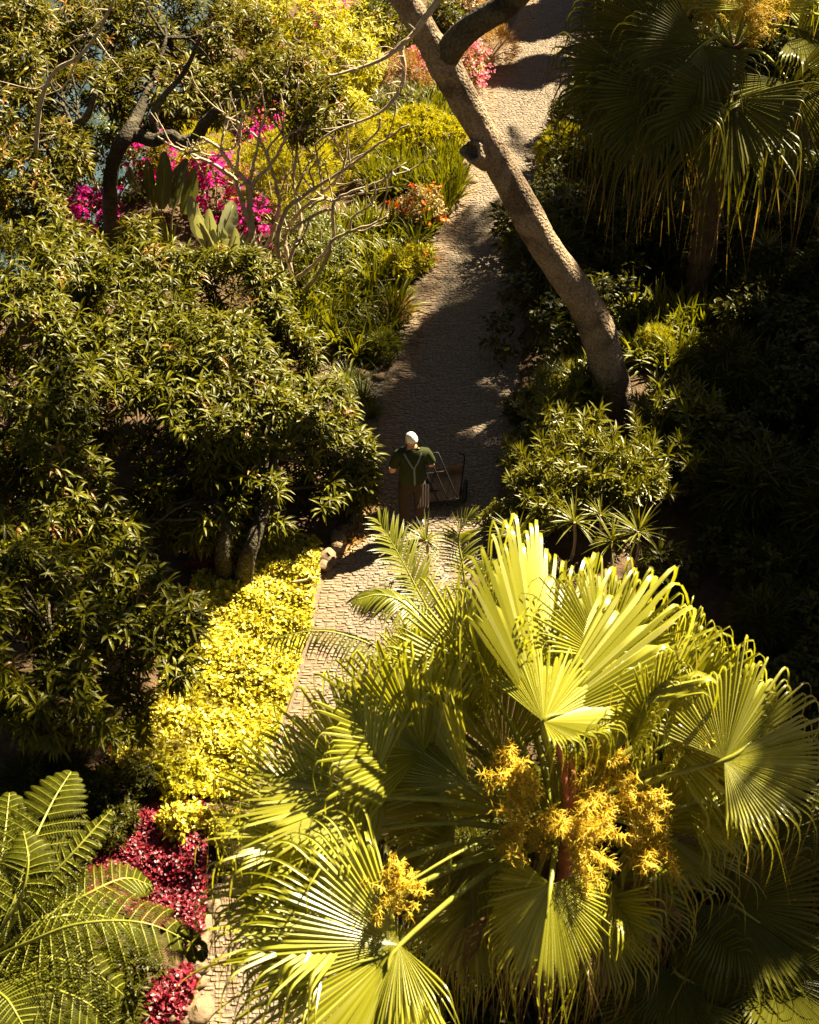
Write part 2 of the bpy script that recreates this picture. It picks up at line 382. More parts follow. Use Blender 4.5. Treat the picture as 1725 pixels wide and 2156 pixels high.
def build_ground():
    xs = np.concatenate([np.arange(-90, -12, 3.0), np.arange(-12, 12, 0.12), np.arange(12, 60, 3.0)])
    ys = np.concatenate([np.arange(-40, 4, 3.0), np.arange(4, 40, 0.14), np.arange(40, 130, 3.0)])
    X, Y = np.meshgrid(xs, ys); nx, ny = len(xs), len(ys)
    m = np.clip(np.maximum(pleft(Y) - X, X - pright(Y)) / 0.5, 0, 1)
    p = np.stack([X.ravel(), Y.ravel(), np.zeros(X.size)], 1)
    n = (wob(p, 2.2) + .6 * wob(p, 6.5, 2) + .4 * wob(p, 17, 5)).reshape(X.shape)
    Z = m * (0.03 + 0.045 * n) + drop(X, Y) - 0.002
    g = Geo(); i = np.arange(nx * ny).reshape(ny, nx)
    g.add(np.stack([X.ravel(), Y.ravel(), Z.ravel()], 1), np.stack([i[:-1, :-1], i[:-1, 1:], i[1:, 1:], i[1:, :-1]], -1).reshape(-1, 4))
    tag(link('ground', g.mesh('ground'), M['soil']), kind='structure')
    # sea far below
    m_, nt, nd, lk = mat_new('sea_water'); out = nd.new('ShaderNodeOutputMaterial'); b = nd.new('ShaderNodeBsdfPrincipled')
    b.inputs['Base Color'].default_value = (.006, .024, .036, 1); b.inputs['Roughness'].default_value = .5
    tc = nd.new('ShaderNodeTexCoord'); nz = nd.new('ShaderNodeTexNoise'); nz.inputs['Scale'].default_value = .5; nz.inputs['Detail'].default_value = 8
    lk.new(tc.outputs['Object'], nz.inputs['Vector']); bp = nd.new('ShaderNodeBump'); bp.inputs['Strength'].default_value = .7; bp.inputs['Distance'].default_value = .8
    lk.new(nz.outputs['Fac'], bp.inputs['Height']); lk.new(bp.outputs[0], b.inputs['Normal']); lk.new(b.outputs[0], out.inputs['Surface'])
    g = Geo(); g.add([(-6000, -3000, -40), (6000, -3000, -40), (6000, 8000, -40), (-6000, 8000, -40)], [[0, 1, 2, 3]])
    tag(link('sea', g.mesh('sea'), m_), kind='structure')

def build_path():
    rng = rs(5)
    ys = np.arange(PL[0, 1] - 1.5, 39, 0.25); g = Geo()
    V = np.array([[(pleft(y) - .06, y, .005), (pright(y) + .06, y, .005)] for y in ys]).reshape(-1, 3)
    g.add(V, [[2 * i, 2 * i + 1, 2 * i + 3, 2 * i + 2] for i in range(len(ys) - 1)])
    side = [gnd(*p, z=.009) for p in [(690, 830), (795, 776), (812, 850), (790, 905), (740, 880)]]
    g.add(side, [[0, 1, 2, 3]], [[0, 3, 4]])
    tag(link('path_bed', g.mesh('path_bed'), noise_mat('path_mortar', [(.3, (.095, .066, .044)), (.7, (.16, .112, .075))], 9, 8, .95, .7, 60, .02)), kind='structure')
    # cobbles: rows of small stones set on edge
    C = []; y = PL[0, 1] - 1.4
    while y < 38.5:
        rowh = rng.uniform(.038, .054) * (1 + max(0, y - 20) * .012)
        L, R = pleft(y), pright(y); x = L + rng.uniform(0, .04)
        while x < R:
            edge = (x - L) < .30
            w = rng.uniform(.05, .095) if not edge else rng.uniform(.08, .16)
            C.append((x + w / 2, y + rng.normal(0, .010) + .03 * math.sin(x * 3 + y * .7), w * .5, rowh * .5, 1.0 if edge else 0.0)); x += w + rng.uniform(.001, .006)
        y += rowh + .003
    sp = np.array(side)
    for _ in range(420):
        a, b = rng.random(2); p = (sp[0] * (1 - a) + sp[1] * a) * (1 - b) + (sp[4] * (1 - a) + sp[2] * a) * b
        C.append((p[0], p[1], rng.uniform(.04, .07), rng.uniform(.03, .05), 0.0))
    C = np.array(C); n = len(C)
    for name, sel in (('path', C[:, 4] < .5), ('path_gutter', C[:, 4] > .5)):
        c = C[sel]; n = len(c); an = np.linspace(0, 2 * math.pi, 8, endpoint=False) + .39
        sq = lambda t: np.sign(t) * np.abs(t) ** .55
        jr = rng.uniform(.86, 1.08, (n, 8))
        ox = sq(np.cos(an))[None] * c[:, 2:3] * jr; oy = sq(np.sin(an))[None] * c[:, 3:4] * jr
        h = rng.normal(.015, .0025, n)[:, None]; tx = rng.normal(0, .07, (n, 1)); ty = rng.normal(0, .10, (n, 1))
        top = np.stack([c[:, :1] + ox * .80, c[:, 1:2] + oy * .76, h + ox * tx + oy * ty], -1)
        mid = np.stack([c[:, :1] + ox, c[:, 1:2] + oy, h - .010 + ox * tx + oy * ty], -1)
        bot = np.stack([c[:, :1] + ox, c[:, 1:2] + oy, np.full((n, 8), .004)], -1)
        V = np.concatenate([top, mid, bot], 1).reshape(-1, 3)
        f = [[0, 1, 2, 3], [0, 3, 4, 7], [4, 5, 6, 7]]
        for r in (0, 8):
            for j in range(8): f.append([r + j, r + 8 + j, r + 8 + (j + 1) % 8, r + (j + 1) % 8])
        g = Geo(); g.add(V, (np.array(f)[None] + (np.arange(n) * 24)[:, None, None]).reshape(-1, 4))
        st = [(0, (.14, .106, .076)), (.5, (.17, .13, .094)), (1, (.215, .167, .124))] if name == 'path' else [(0, (.16, .103, .062)), (.5, (.195, .128, .08)), (1, (.235, .16, .102))]
        m = leaf_mat(name + '_stone', st, .85, 0, spec=.25, patch=.45)
        tag(link(name, g.mesh(name, smooth=False), m), kind='structure')

def rock(loc, r, rng, flat=.6):
    g = Geo(); nu, nv = 9, 6; V = []
    ph = rng.random(3) * 6
    for i in range(nv + 1):
        t = math.pi * i / nv
        for j in range(nu):
            a = 2 * math.pi * j / nu
            d = np.array([math.sin(t) * math.cos(a), math.sin(t) * math.sin(a), math.cos(t)])
            k = 1 + .22 * math.sin(3 * a + ph[0]) * math.sin(t) + .18 * math.sin(2 * t * 1.7 + ph[1]) + rng.normal(0, .05)
            V.append(d * r * k * np.array([1, .8, flat]))
    Q = [[i * nu + j, (i + 1) * nu + j, (i + 1) * nu + (j + 1) % nu, i * nu + (j + 1) % nu] for i in range(nv) for j in range(nu)]
    a = rng.random() * 6; V = np.array(V); V = np.stack([V[:, 0] * math.cos(a) - V[:, 1] * math.sin(a), V[:, 0] * math.sin(a) + V[:, 1] * math.cos(a), V[:, 2]], 1)
    g.add(V + np.asarray(loc), Q); return g

build_ground(); build_path()

def edging():
    rng = rs(9)
    runs = [([(400, 2150), (450, 1950), (505, 1752)], .13, 13, 'sandy edging stone between the dark red plants and the palm shaded path', 'sandstone edging beside the red bed'),
            ([(690, 1195), (720, 1130), (765, 1060), (778, 950)], .13, 11, 'brown edging stone where the path passes the mango tree near the man', 'edging stones beside the man'),
            ([(800, 800), (760, 785), (720, 800), (690, 815)], .10, 8, 'small dark edging stone along the side path below the lilies', 'edging stones of the side path'),
            ([(985, 385), (975, 340), (968, 300)], .14, 6, 'pale edging stone behind the leaning trunk beside the lime hedge', 'edging stones behind the trunk')]
    for px, r, n, lab, grp in runs:
        w = smooth_path([gnd(*p) for p in px], n)
        for p in w:
            p = p + np.array([rng.normal(-.05, .04), rng.normal(0, .04), .03])
            single('edging_stone', rock(p, r * rng.uniform(.7, 1.3), rng), M['stone'], (p[0], p[1], 0), lab, 'stone', grp)
    p = gnd(352, 2135); single('boulder', rock(p + [0.30, 0, .05], .17, rng), M['stone'], p, 'sunlit sandstone boulder at the foot of the lowest red plants', 'rock')
edging()

# ------------------------------------------------------------------ leaning tree
def leaning_tree():
    rng = rs(21); Y0 = 17.35
    base = gnd(1312, 912)
    t = thing('leaning_tree', 'large grey-barked tree leaning across the path with a forked trunk', 'tree', base)
    pts = [(1328, 975, 47), (1312, 905, 44), (1288, 810, 40), (1266, 720, 38), (1240, 655, 36), (1198, 590, 33.5), (1145, 515, 31.5), (1098, 430, 32), (1052, 345, 28.5), (1006, 262, 27.5), (968, 195, 29), (938, 140, 31), (903, 82, 25), (868, 25, 24), (842, -15, 23), (800, -90, 22), (750, -190, 20)]
    W = [aty(p[0], p[1], Y0 + .0) for p in pts]
    R = [p[2] * W[i][1] / CF[1] * .90 / FOC for i, p in enumerate(pts)]
    g = Geo(); n = 120
    P = smooth_path(W, n); r = np.interp(np.linspace(0, len(pts) - 1, n), np.arange(len(pts)), R)
    r = r * (1 + .02 * np.sin(np.arange(n) * .55) + .015 * np.sin(np.arange(n) * 1.3 + 1)); r[:4] *= np.array([1.35, 1.22, 1.1, 1.04])
    tube(g, P, r, 40, True, rng, .011)
    lp = [(950, 165, 21), (938, 135, 24), (957, 92, 26), (1002, 50, 25), (1058, 17, 24), (1110, -30, 23), (1170, -100, 21), (1250, -200, 18)]
    W2 = [aty(p[0], p[1], Y0 + .1 - .10 * i) for i, p in enumerate(lp)]; R2 = [p[2] * .86 * W2[i][1] / CF[1] / FOC for i, p in enumerate(lp)]
    part('trunk', g, M['bark'], t)
    g = Geo(); tube(g, smooth_path(W2, 50), np.interp(np.linspace(0, len(lp) - 1, 50), np.arange(len(lp)), R2), 30, True, rng, .012)
    part('limb', g, M['bark_dark'], t)  # darker bark than the trunk, painting in the limb's shade
    # broken branch collar on the shaded flank
    k = aty(1002, 312, Y0) + np.array([-.02, -.17, .03]); ax = unit(np.array([-.55, -.75, .42]))
    g = Geo(); u = unit(np.cross(ax, [0, 0, 1])); v = np.cross(ax, u); seg = 22
    prof = [(-.26, .25), (-.08, .19), (.03, .165), (.08, .155), (.095, .13), (.075, .10), (.0, .085), (-.08, .07)]
    V = []
    for d, rr in prof:
        for j in range(seg):
            a = 2 * math.pi * j / seg; q = rr * (1 + .10 * math.sin(3 * a + 1) + .07 * math.sin(5 * a) + rng.normal(0, .035)) * 1.0
            V.append(k + ax * (d + .015 * math.sin(2 * a)) + u * q * math.cos(a) + v * q * .92 * math.sin(a))
    m = len(prof); V.append(k + ax * -.1)
    g.add(V, [[i * seg + j, i * seg + (j + 1) % seg, (i + 1) * seg + (j + 1) % seg, (i + 1) * seg + j] for i in range(m - 1) for j in range(seg)], [[(m - 1) * seg + j, (m - 1) * seg + (j + 1) % seg, m * seg] for j in range(seg)])
    kn = part('branch_collar', g, M['bark'], t)
    # bare drooping twigs that hang from the limb in front of the trunk
    def twig(px, y0, r0, r1):
        W = [aty(p[0], p[1], y0 - .04 * i) for i, p in enumerate(px)]; g.add_ = None
        n = 10 * len(px); tube(g, smooth_path(W, n), np.linspace(r0, r1, n), 6, True, rng, .05)
    cv = lambda L: [((800 + x / 1.917) / 1.449, (y / 1.917) / 1.449) for x, y in L]
    g = Geo()
    twig(cv([(1160, -240), (1080, -90), (1030, 0), (970, 80), (900, 180), (820, 260), (730, 330), (620, 380), (440, 435), (380, 438)]), 16.5, .05, .012)
    part('branch', g, M['bark_pale'], t)
    g = Geo()
    twig(cv([(820, 260), (815, 310), (830, 380), (820, 490), (770, 580), (700, 650), (600, 700), (430, 760), (300, 850)]), 16.4, .035, .010)
    twig(cv([(690, 690), (680, 760), (600, 840), (520, 910)]), 16.3, .018, .008)
    part('branch', g, M['bark_pale'], t)
    g = Geo(); r2 = rs(4)
    for s in [(730, 330), (620, 380), (560, 405), (700, 650), (640, 690), (560, 715), (830, 420), (800, 540), (900, 180), (860, 220), (830, 330), (770, 290), (520, 415), (480, 740), (680, 350), (815, 480)]:
        for _ in range(2):
            a = r2.uniform(1.6, 4.2); l = r2.uniform(60, 150); q = [s]
            for j in range(3):
                a += r2.normal(0, .35); q.append((q[-1][0] + math.cos(a) * l / 3, q[-1][1] - math.sin(a) * l / 3 * .7 + 6 * j))
            twig(cv(q), 16.3 + r2.normal(0, .1), .008, .0035)
    part('twigs', g, M['bark_pale'], t)
    # crown, high above the picture, carried by the two limbs
    g = Geo(); top = [W[-1], W2[-1]]; bl = []
    for c in top:
        for _ in range(5):
            q = c + np.array([rng.normal(-.8, 1.2), rng.normal(.3, 1.0), rng.uniform(1.3, 2.8)]); bl.append((*q, 1.1, 1.1, .8))
            bp = smooth_path([c, (c + q) / 2 + [0, 0, .3], q], 10); b = Geo(); tube(b, bp, np.linspace(.13, .03, 10), 7)
            part('branch', b, M['bark_dark'], t)
    P, D = shell(bl, 950, rng, .5, .3)
    whorls(g, P, unit(D + [0, 0, .5]), rng, 8, (.18, .28), .06, (40, 100), .6, 2)
    part('crown', g, M['mid'], t)
leaning_tree()

# ------------------------------------------------------------------ mango trees
def blobs_px(L, flat=.85):
    out = []
    for px, py, t, r in L:
        c = at(px, py, t); out.append((c[0], c[1], max(c[2], r * .55), r, r * 1.05, r * flat))
    return out

def mango_tree(label, trunks, bl, n, seed, leaf='mango', L=(.17, .27), W=.046, carve=.36, limbs=(), flush=.04, k=11, droop=.9, loc=None, low=-.6, jit=.35):
    rng = rs(seed); base = gnd(*trunks[0][0][:2]) if loc is None else np.array(loc); wood = []
    t = thing('mango_tree', label, 'tree', base)
    for tr in trunks:
        g = Geo(); W_ = []
        for i, p in enumerate(tr): W_.append(gnd(p[0], p[1]) - [0, 0, .1] if i == 0 and p[3] is None else (aty(p[0], p[1], p[3] if p[3] is not None else base[1])))
        m = 8 * len(tr); P = smooth_path(W_, m); wood.append(P[m // 2:])
        tube(g, P, np.interp(np.linspace(0, len(tr) - 1, m), np.arange(len(tr)), [p[2] for p in tr]), 14, True, rng, .03)
        part('trunk', g, M['bark_dark'], t)
    for lm in limbs:
        g = Geo(); W_ = [aty(p[0], p[1], p[3]) for p in lm]; m = 8 * len(lm); wood.append(smooth_path(W_, m))
        tube(g, smooth_path(W_, m), np.interp(np.linspace(0, len(lm) - 1, m), np.arange(len(lm)), [p[2] for p in lm]), 12, True, rng, .03)
        part('limb', g, M['bark_dark'], t)
    P, D = shell(bl, n, rng, jit, carve, 1.7, low=low)
    D = unit(D * .8 + np.array([0, 0, .75]) + rng.normal(0, .25, P.shape))
    fl = rng.random(len(P)) < flush
    g = Geo(); whorls(g, P[~fl], D[~fl], rng, k, L, W, (38, 105), droop, 3, .28)
    part('crown', g, M[leaf], t)
    if fl.sum():
        g = Geo(); whorls(g, P[fl], D[fl], rng, k - 2, (L[0] * .7, L[1] * .8), W * .8, (30, 110), droop * 1.3, 3, .28)
        part('young_leaves', g, M['flush'], t)
    # twigs inside the crown that carry the leaf whorls
    g = Geo(); B = np.concatenate(wood); sel = rng.choice(len(P), min(len(P), 150), False)
    for i in sel:
        dd = ((P[i] - B) ** 2).sum(1) * rng.uniform(.7, 1.3, len(B)); c = B[np.argmin(dd)]
        if dd.min() > 1.7: continue
        tube(g, smooth_path([c, c * .6 + P[i] * .4 + rng.normal(0, .12, 3), c * .25 + P[i] * .75 + rng.normal(0, .08, 3), P[i]], 8), np.linspace(.032, .006, 8), 4, False)
    part('twigs', g, M['bark_dark'], t)
    return t

BM1 = blobs_px([(470, 640, 20.6, .95), (310, 650, 20.7, 1.1), (575, 745, 20.2, .66), (440, 790, 19.7, 1.05), (640, 860, 20.0, .70), (690, 970, 19.9, .68), (560, 910, 19.6, 1.0),
                (665, 1050, 19.4, .55), (390, 910, 19.3, 1.15), (230, 780, 19.7, 1.15), (420, 1040, 19.0, .80), (220, 930, 18.9, 1.15), (210, 1050, 18.4, .85), (575, 1075, 19.2, .48), (455, 1050, 18.4, .38), (545, 1040, 18.5, .36), (735, 1015, 19.7, .42)])
mango_tree('broad mango tree filling the ground beside the man, brightest on its flank by the path', [
    [(478, 1232, .13, None), (470, 1170, .11, 13.85), (474, 1100, .10, 14.1), (440, 1000, .08, 14.7), (400, 900, .05, 15.4)],
    [(508, 1232, .13, None), (520, 1180, .11, 13.75), (540, 1120, .09, 13.95), (570, 1020, .07, 14.6), (580, 900, .04, 15.3)]], BM1, 2900, 31, L=(.15, .26), W=.037, carve=.50, droop=1.25, k=12)
BM1b = blobs_px([(60, 640, 20, 1.05), (40, 760, 19.2, 1.1), (90, 890, 18.3, 1.05), (40, 1030, 17.7, .95), (110, 560, 20.6, .8), (-120, 700, 19.6, 1.2), (-120, 900, 18.5, 1.2)])
mango_tree('shadowy mango tree at the edge of the picture beyond the broad mango crown', [[(-40, 1180, .14, None), (-30, 1080, .12, 14.6), (10, 900, .09, 15)]], BM1b, 1250, 32, flush=.06, L=(.15, .26), W=.037, carve=.50, droop=1.25)
BM2 = blobs_px([(110, 1240, 16.4, .75), (270, 1225, 16.4, .62), (350, 1300, 16.0, .45), (200, 1360, 15.9, .75), (50, 1370, 15.9, .8), (330, 1400, 15.7, .42), (230, 1470, 15.6, .5), (-60, 1280, 16.3, .8), (300, 1500, 15.7, .30), (120, 1480, 15.6, .5)])
mango_tree('lower mango tree with drooping leaves between the yellow ground cover and the tree fern', [[(60, 1590, .10, None), (90, 1500, .08, 11.5), (140, 1400, .06, 11.8)]], BM2, 900, 33, flush=.03, L=(.15, .26), W=.038, carve=.50, droop=1.25)

def T3(x, y): return x / 2.778, y / 2.778
BM3 = blobs_px([(60, 90, 25, .95), (190, 70, 25.4, 1.0), (330, 60, 25.6, 1.1), (470, 90, 25.6, 1.05), (590, 170, 23.2, .75), (690, 215, 22.6, .58), (330, 190, 24.2, .9), (180, 210, 24, .8), (470, 200, 24.6, .6),
                (110, 330, 23, .62), (230, 250, 24, .55), (40, 460, 22.0, .75), (150, 540, 21.6, .6), (300, 500, 21.6, .4), (20, 240, 23.4, .75), (90, 220, 23.6, .6), (30, 40, 24.0, .7), (20, 130, 23.6, .7), (100, 300, 22.8, .5), (40, 380, 22.6, .7), (640, 270, 22.6, .3), (130, 330, 23.0, .5), (20, 330, 23.2, .7), (-60, 330, 23, .8)], .75)
dl = lambda L, y: [(*T3(a, b), r, y) for a, b, r in L]
mango_tree('airy old mango tree with dark twisting limbs and the blue sea showing through', [
    [(235, 560, .13, None), (232, 400, .12, 21.6), (245, 325, .12, 21.6), (265, 288, .12, 21.6), (296, 230, .09, 22.2), (330, 150, .05, 23.2), (350, 80, .03, 23.8)],
    dl([(350, 1120, .10), (430, 1020, .11), (530, 980, .06), (580, 900, .03)], 21.6)], BM3, 3300, 34, 'mango_far', (.13, .23), .04, .44,
    [dl([(740, 800, .13), (800, 790, .12), (900, 820, .11), (1000, 790, .09), (1060, 830, .10), (1150, 800, .10), (1200, 720, .10), (1280, 650, .09), (1400, 600, .08), (1520, 575, .06), (1640, 560, .04), (1740, 540, .02)], 21.7),
     dl([(900, 830, .10), (905, 760, .08), (900, 670, .07), (960, 560, .05), (1080, 420, .04), (1180, 200, .03)], 21.9),
     dl([(430, 1030, .08), (420, 930, .07), (450, 740, .07), (510, 680, .06), (560, 540, .04)], 21.8)], .06, 10, .8, loc=gnd(235, 520))
# pale half-bare branch in front of the airy mango belongs to a thin dead sapling
def dead_sapling():
    rng = rs(6); b = gnd(90, 560); t = thing('dead_sapling', 'thin pale leafless sapling arching in front of the airy mango crown', 'tree', b)
    g = Geo(); y0 = 21.0
    def tw(L, r0, r1):
        W = [aty(p[0], p[1], y0 - .05 * i) for i, p in enumerate(L)]; n = 9 * len(L); tube(g, smooth_path(W, n), np.linspace(r0, r1, n), 6, True, rng, .05)
    main = [T3(*p) for p in [(240, 1560), (200, 1200), (215, 800), (250, 560), (330, 410), (450, 340), (550, 230), (620, 100), (665, 0), (680, -80)]]
    tw(main, .045, .018); part('trunk', g, M['bark_pale'], t)
    g = Geo()
    for a, b_, c in [((450, 340), (380, 500), (260, 560)), ((550, 230), (470, 330), (420, 470)), ((620, 100), (500, 200), (400, 260)), ((300, 470), (200, 520), (-20, 470)), ((560, 220), (640, 330), (720, 420)), ((640, 60), (560, 60), (450, 130))]:
        tw([T3(*a), T3(*b_), T3(*c)], .016, .006)
        for _ in range(3):
            q = T3(b_[0] + rng.normal(0, 30), b_[1] + rng.normal(0, 30)); a2 = rng.random() * 6.28
            tw([q, (q[0] + 14 * math.cos(a2), q[1] + 14 * math.sin(a2)), (q[0] + 30 * math.cos(a2 + .4), q[1] + 30 * math.sin(a2 + .4))], .007, .003)
    part('branches', g, M['bark_pale'], t)
dead_sapling()
# ------------------------------------------------------------------ bushes
def bush(name, label, cat, px, py, r, leaf, rng, n=300, k=7, L=(.05, .08), W=.03, h=None, nb=5, part_name='foliage', flowers=None, group=None, z0=0.0, kind='sprig', carve=.3, twig=.14, droop=.3, squash=.85, base=None):
    """bush with its middle at pixel (px,py); r metres"""
    h = h or r * .9
    c = at(px, py, 1.0) if False else None
    b = gnd(px, py, h * .5) if base is None else np.asarray(base, float); b = np.array([b[0], b[1], 0.0 + drop(np.array(b[0]), np.array(b[1]))])
    bl = []
    for i in range(nb):
        a = 6.28 * i / nb + rng.random(); q = r * (.48 if nb > 1 else 0)
        rr = r * rng.uniform(.45, .68) if nb > 1 else r
        bl.append((b[0] + q * math.cos(a), b[1] + q * math.sin(a), b[2] + z0 + h * rng.uniform(.38, .62), rr, rr, rr * squash * h / r))
    if nb > 1: bl.append((b[0], b[1], b[2] + z0 + h * .6, r * .55, r * .55, h * .5))
    t = thing(name, label, cat, b, group)
    P, D = shell(bl, n, rng, .4, carve, 3.5 / max(r, .3), zmin=b[2] + .04)
    D = unit(D + [0, 0, .5] + rng.normal(0, .25, P.shape)); g = Geo()
    if kind == 'sprig': sprigs(g, P, D, rng, k, L, W, droop, 2, .2, twig)
    elif kind == 'whorl': whorls(g, P, D, rng, k, L, W, (25, 95), droop, 2, .25)
    elif kind == 'feather':
        kk = np.repeat(np.arange(len(P)), k); m = len(kk)
        E = unit(D[kk] + rng.normal(0, .45, (m, 3))); leaves(g, P[kk], E, D[kk] + rng.normal(0, .5, (m, 3)), rng.uniform(L[0], L[1], m), W, droop, 2, None)
    part(part_name, g, M[leaf], t)
    if flowers:
        fm, fn, fl = flowers; P2, D2 = shell(bl, fn, rng, .12, .42, 4.0 / max(r, .3), zmin=b[2] + .1, low=-.2)
        g = Geo(); D2 = unit(D2 + [0, 0, .3]); sprigs(g, P2 + D2 * .05, D2, rng, 6, fl, fl[1] * .85, .1, 2, .15, fl[1] * 2.2)
        part('blossoms', g, M[fm], t)
    g = Geo()
    for i in range(9):
        e = P[rng.integers(len(P))]; s = b + np.array([rng.normal(0, r * .12), rng.normal(0, r * .12), -.05])
        tube(g, smooth_path([s, (s + e) / 2 + [0, 0, .1 * r], e], 6), np.linspace(.022, .006, 6) * min(1.5, r + .3), 5, False)
    part('stems', g, M['bark_pale'], t)
    return t

R = rs(77)
# bougainvillea behind the bare tree
G = 'bougainvillea bushes behind the bare tree'
bush('bougainvillea', 'magenta bougainvillea glowing below the dark mango fork, lowest of its kind', 'bush', 175, 420, .62, 'mid', R, 170, 6, (.05, .08), .04, .95, 4, flowers=('magenta', 190, (.05, .085)), group=G)
bush('bougainvillea', 'pale magenta bougainvillea above the dark paddle leaves', 'bush', 305, 330, .70, 'mid', R, 160, 6, (.05, .08), .04, 1.1, 4, flowers=('magenta', 150, (.05, .085)), group=G)
bush('bougainvillea', 'magenta bougainvillea between the paddle-leaved plant and the bare grey stems', 'bush', 452, 400, .62, 'mid', R, 130, 6, (.05, .08), .04, 1.0, 4, flowers=('magenta', 210, (.05, .09)), group=G)
bush('bougainvillea', 'small magenta bougainvillea low behind the forked grey stems', 'bush', 540, 470, .36, 'dark', R, 90, 6, (.05, .08), .04, .8, 4, flowers=('magenta', 90, (.05, .08)), group=G)
bush('bougainvillea', 'magenta bougainvillea seen through the upper bare twigs', 'bush', 575, 285, .6, 'lime', R, 150, 6, (.05, .08), .04, 1.1, 4, flowers=('magenta', 120, (.05, .085)), group=G)
bush('bougainvillea', 'magenta bougainvillea at the top edge above the lime tree', 'bush', 680, 8, .62, 'mid', R, 120, 6, (.05, .08), .04, 1.0, 4, flowers=('magenta', 260, (.06, .09)), group=G)
bush('broadleaf_bush', 'dark green bush closing the gap behind the lowest bougainvillea', 'bush', 205, 345, 1.0, 'mid', R, 420, 8, (.08, .14), .045, 1.9, 5, kind='whorl', base=gnd(225, 395))
bush('broadleaf_bush', 'dark green bush at the cliff edge behind the airy mango', 'bush', 60, 345, 1.0, 'mid', R, 420, 8, (.08, .14), .045, 2.2, 5, kind='whorl', base=gnd(95, 420))
# feathery lime bushes
bush('feathery_bush', 'feathery lime green bush behind the bare tree, next to the bougainvillea', 'bush', 590, 380, .95, 'lime', R, 900, 14, (.10, .18), .012, 1.5, 6, kind='feather')
bush('feathery_bush', 'feathery lime green bush higher behind the bare tree beside the lime hedge', 'bush', 690, 300, .9, 'lime', R, 750, 14, (.10, .18), .012, 1.3, 6, kind='feather')
bush('feathery_bush', 'lime green feathery bush under the pale magenta bougainvillea', 'bush', 400, 320, .85, 'lime', R, 600, 14, (.10, .18), .012, .9, 5, kind='feather')
# lime tree at the top
def lime_tree():
    b = gnd(690, 215); t = thing('lime_tree', 'bright yellow-green leafy tree above the bare tree', 'tree', b); rng = rs(8)
    bl = blobs_px([(640, 60, 30.0, 1.1), (720, 130, 29.6, .9), (640, 170, 29.2, .8), (725, 225, 28.4, .55), (560, 40, 30, .9), (760, 60, 31, .7)], .8)
    g = Geo()
    for i in (0, 1, 3, 4):
        tube(g, smooth_path([b, b + [0, 0, .8], np.array(bl[i][:3])], 14), np.linspace(.09, .02, 14), 8)
    part('trunk', g, M['bark_dark'], t)
    P, D = shell(bl, 1000, rng, .35, .3, 2.5); g = Geo()
    whorls(g, P, unit(D + [0, 0, .6]), rng, 9, (.12, .2), .045, (35, 105), .8, 2, .25); part('crown', g, M['lime'], t)
lime_tree()
bush('clipped_bush', 'rounded small-leaved dark green bush at the foot of the bare tree', 'bush', 655, 525, .72, 'mid', R, 800, 9, (.035, .06), .026, 1.1, 5, carve=.15)
bush('azalea_bush', 'bronze leaved bush with orange red flowers beside the path', 'bush', 880, 440, .52, 'bronze', R, 420, 8, (.04, .07), .028, .75, 5, flowers=('orangefl', 16, (.06, .085)))
bush('yellow_shrub', 'bright yellow-green shrub in the lilies at the path edge', 'shrub', 845, 560, .42, 'lime', R, 300, 8, (.06, .1), .035, .55, 4, kind='whorl')
bush('yellow_shrub', 'small bright yellow-green shrub with orange blooms above the path bend', 'shrub', 885, 545, .28, 'lime', R, 150, 8, (.06, .1), .035, .45, 4, kind='whorl', flowers=('orangefl', 5, (.04, .06)))
bush('straw_tuft', 'reddish feathery low plant at the path edge under the yellow shrub', 'plant', 838, 655, .26, 'straw', R, 160, 10, (.08, .13), .008, .35, 3, kind='feather')
bush('straw_tuft', 'green feathery low plant where the side path leaves the main path', 'plant', 800, 735, .28, 'mid', R, 200, 10, (.10, .16), .010, .4, 3, kind='feather')
bush('lime_hedge', 'low lime yellow hedge glowing beside the leaning trunk', 'hedge', 870, 305, .75, 'lime', R, 1500, 10, (.06, .11), .022, .62, 7, kind='feather', base=gnd(895, 312))
bush('lime_hedge', 'low lime yellow hedge behind the twig tips of the bare tree', 'hedge', 800, 312, .75, 'lime', R, 1400, 10, (.06, .11), .022, .6, 7, kind='feather', base=gnd(790, 316))
bush('agave_bed_plant', 'pale sage succulent clump behind the lilies beside the trunk fork', 'plant', 855, 205, .45, 'sage', R, 130, 8, (.12, .2), .05, .4, 4, kind='whorl')
bush('agave_bed_plant', 'pale sage succulent clump half hidden by hanging twigs', 'plant', 795, 215, .42, 'sage', R, 110, 8, (.12, .2), .05, .4, 4, kind='whorl')
bush('straw_bush', 'dry orange-brown bush beneath the hanging bare twigs', 'bush', 850, 160, .55, 'straw', R, 260, 12, (.14, .24), .010, .8, 5, kind='feather')
bush('straw_bush', 'dry reddish brown bush at the path edge under the dark limb', 'bush', 1030, 95, .6, 'straw', R, 260, 12, (.14, .24), .010, .8, 5, kind='feather')
bush('flowering_bush', 'pink flowering bush on the path side of the trunk fork', 'bush', 985, 150, .5, 'bronze', R, 180, 7, (.05, .08), .03, .9, 4, flowers=('pink', 100, (.05, .08)))
bush('flowering_bush', 'pink flowering bush showing on the garden side of the trunk fork', 'bush', 890, 140, .45, 'straw', R, 150, 7, (.05, .08), .03, .8, 4, flowers=('pink', 130, (.05, .08)))
bush('broadleaf_bush', 'dark green bush between the lime tree and the trunk fork', 'bush', 815, 60, .9, 'mid', R, 480, 8, (.08, .14), .045, 1.5, 5, kind='whorl')
bush('broadleaf_bush', 'green and orange bush under the raised dark limb', 'bush', 985, 15, .8, 'bronze', R, 380, 8, (.06, .10), .04, 1.2, 5)
bush('broadleaf_bush', 'grey green bush in the fork of the leaning tree', 'bush', 940, 45, .6, 'mid', R, 300, 8, (.07, .12), .04, 1.0, 4, kind='whorl')
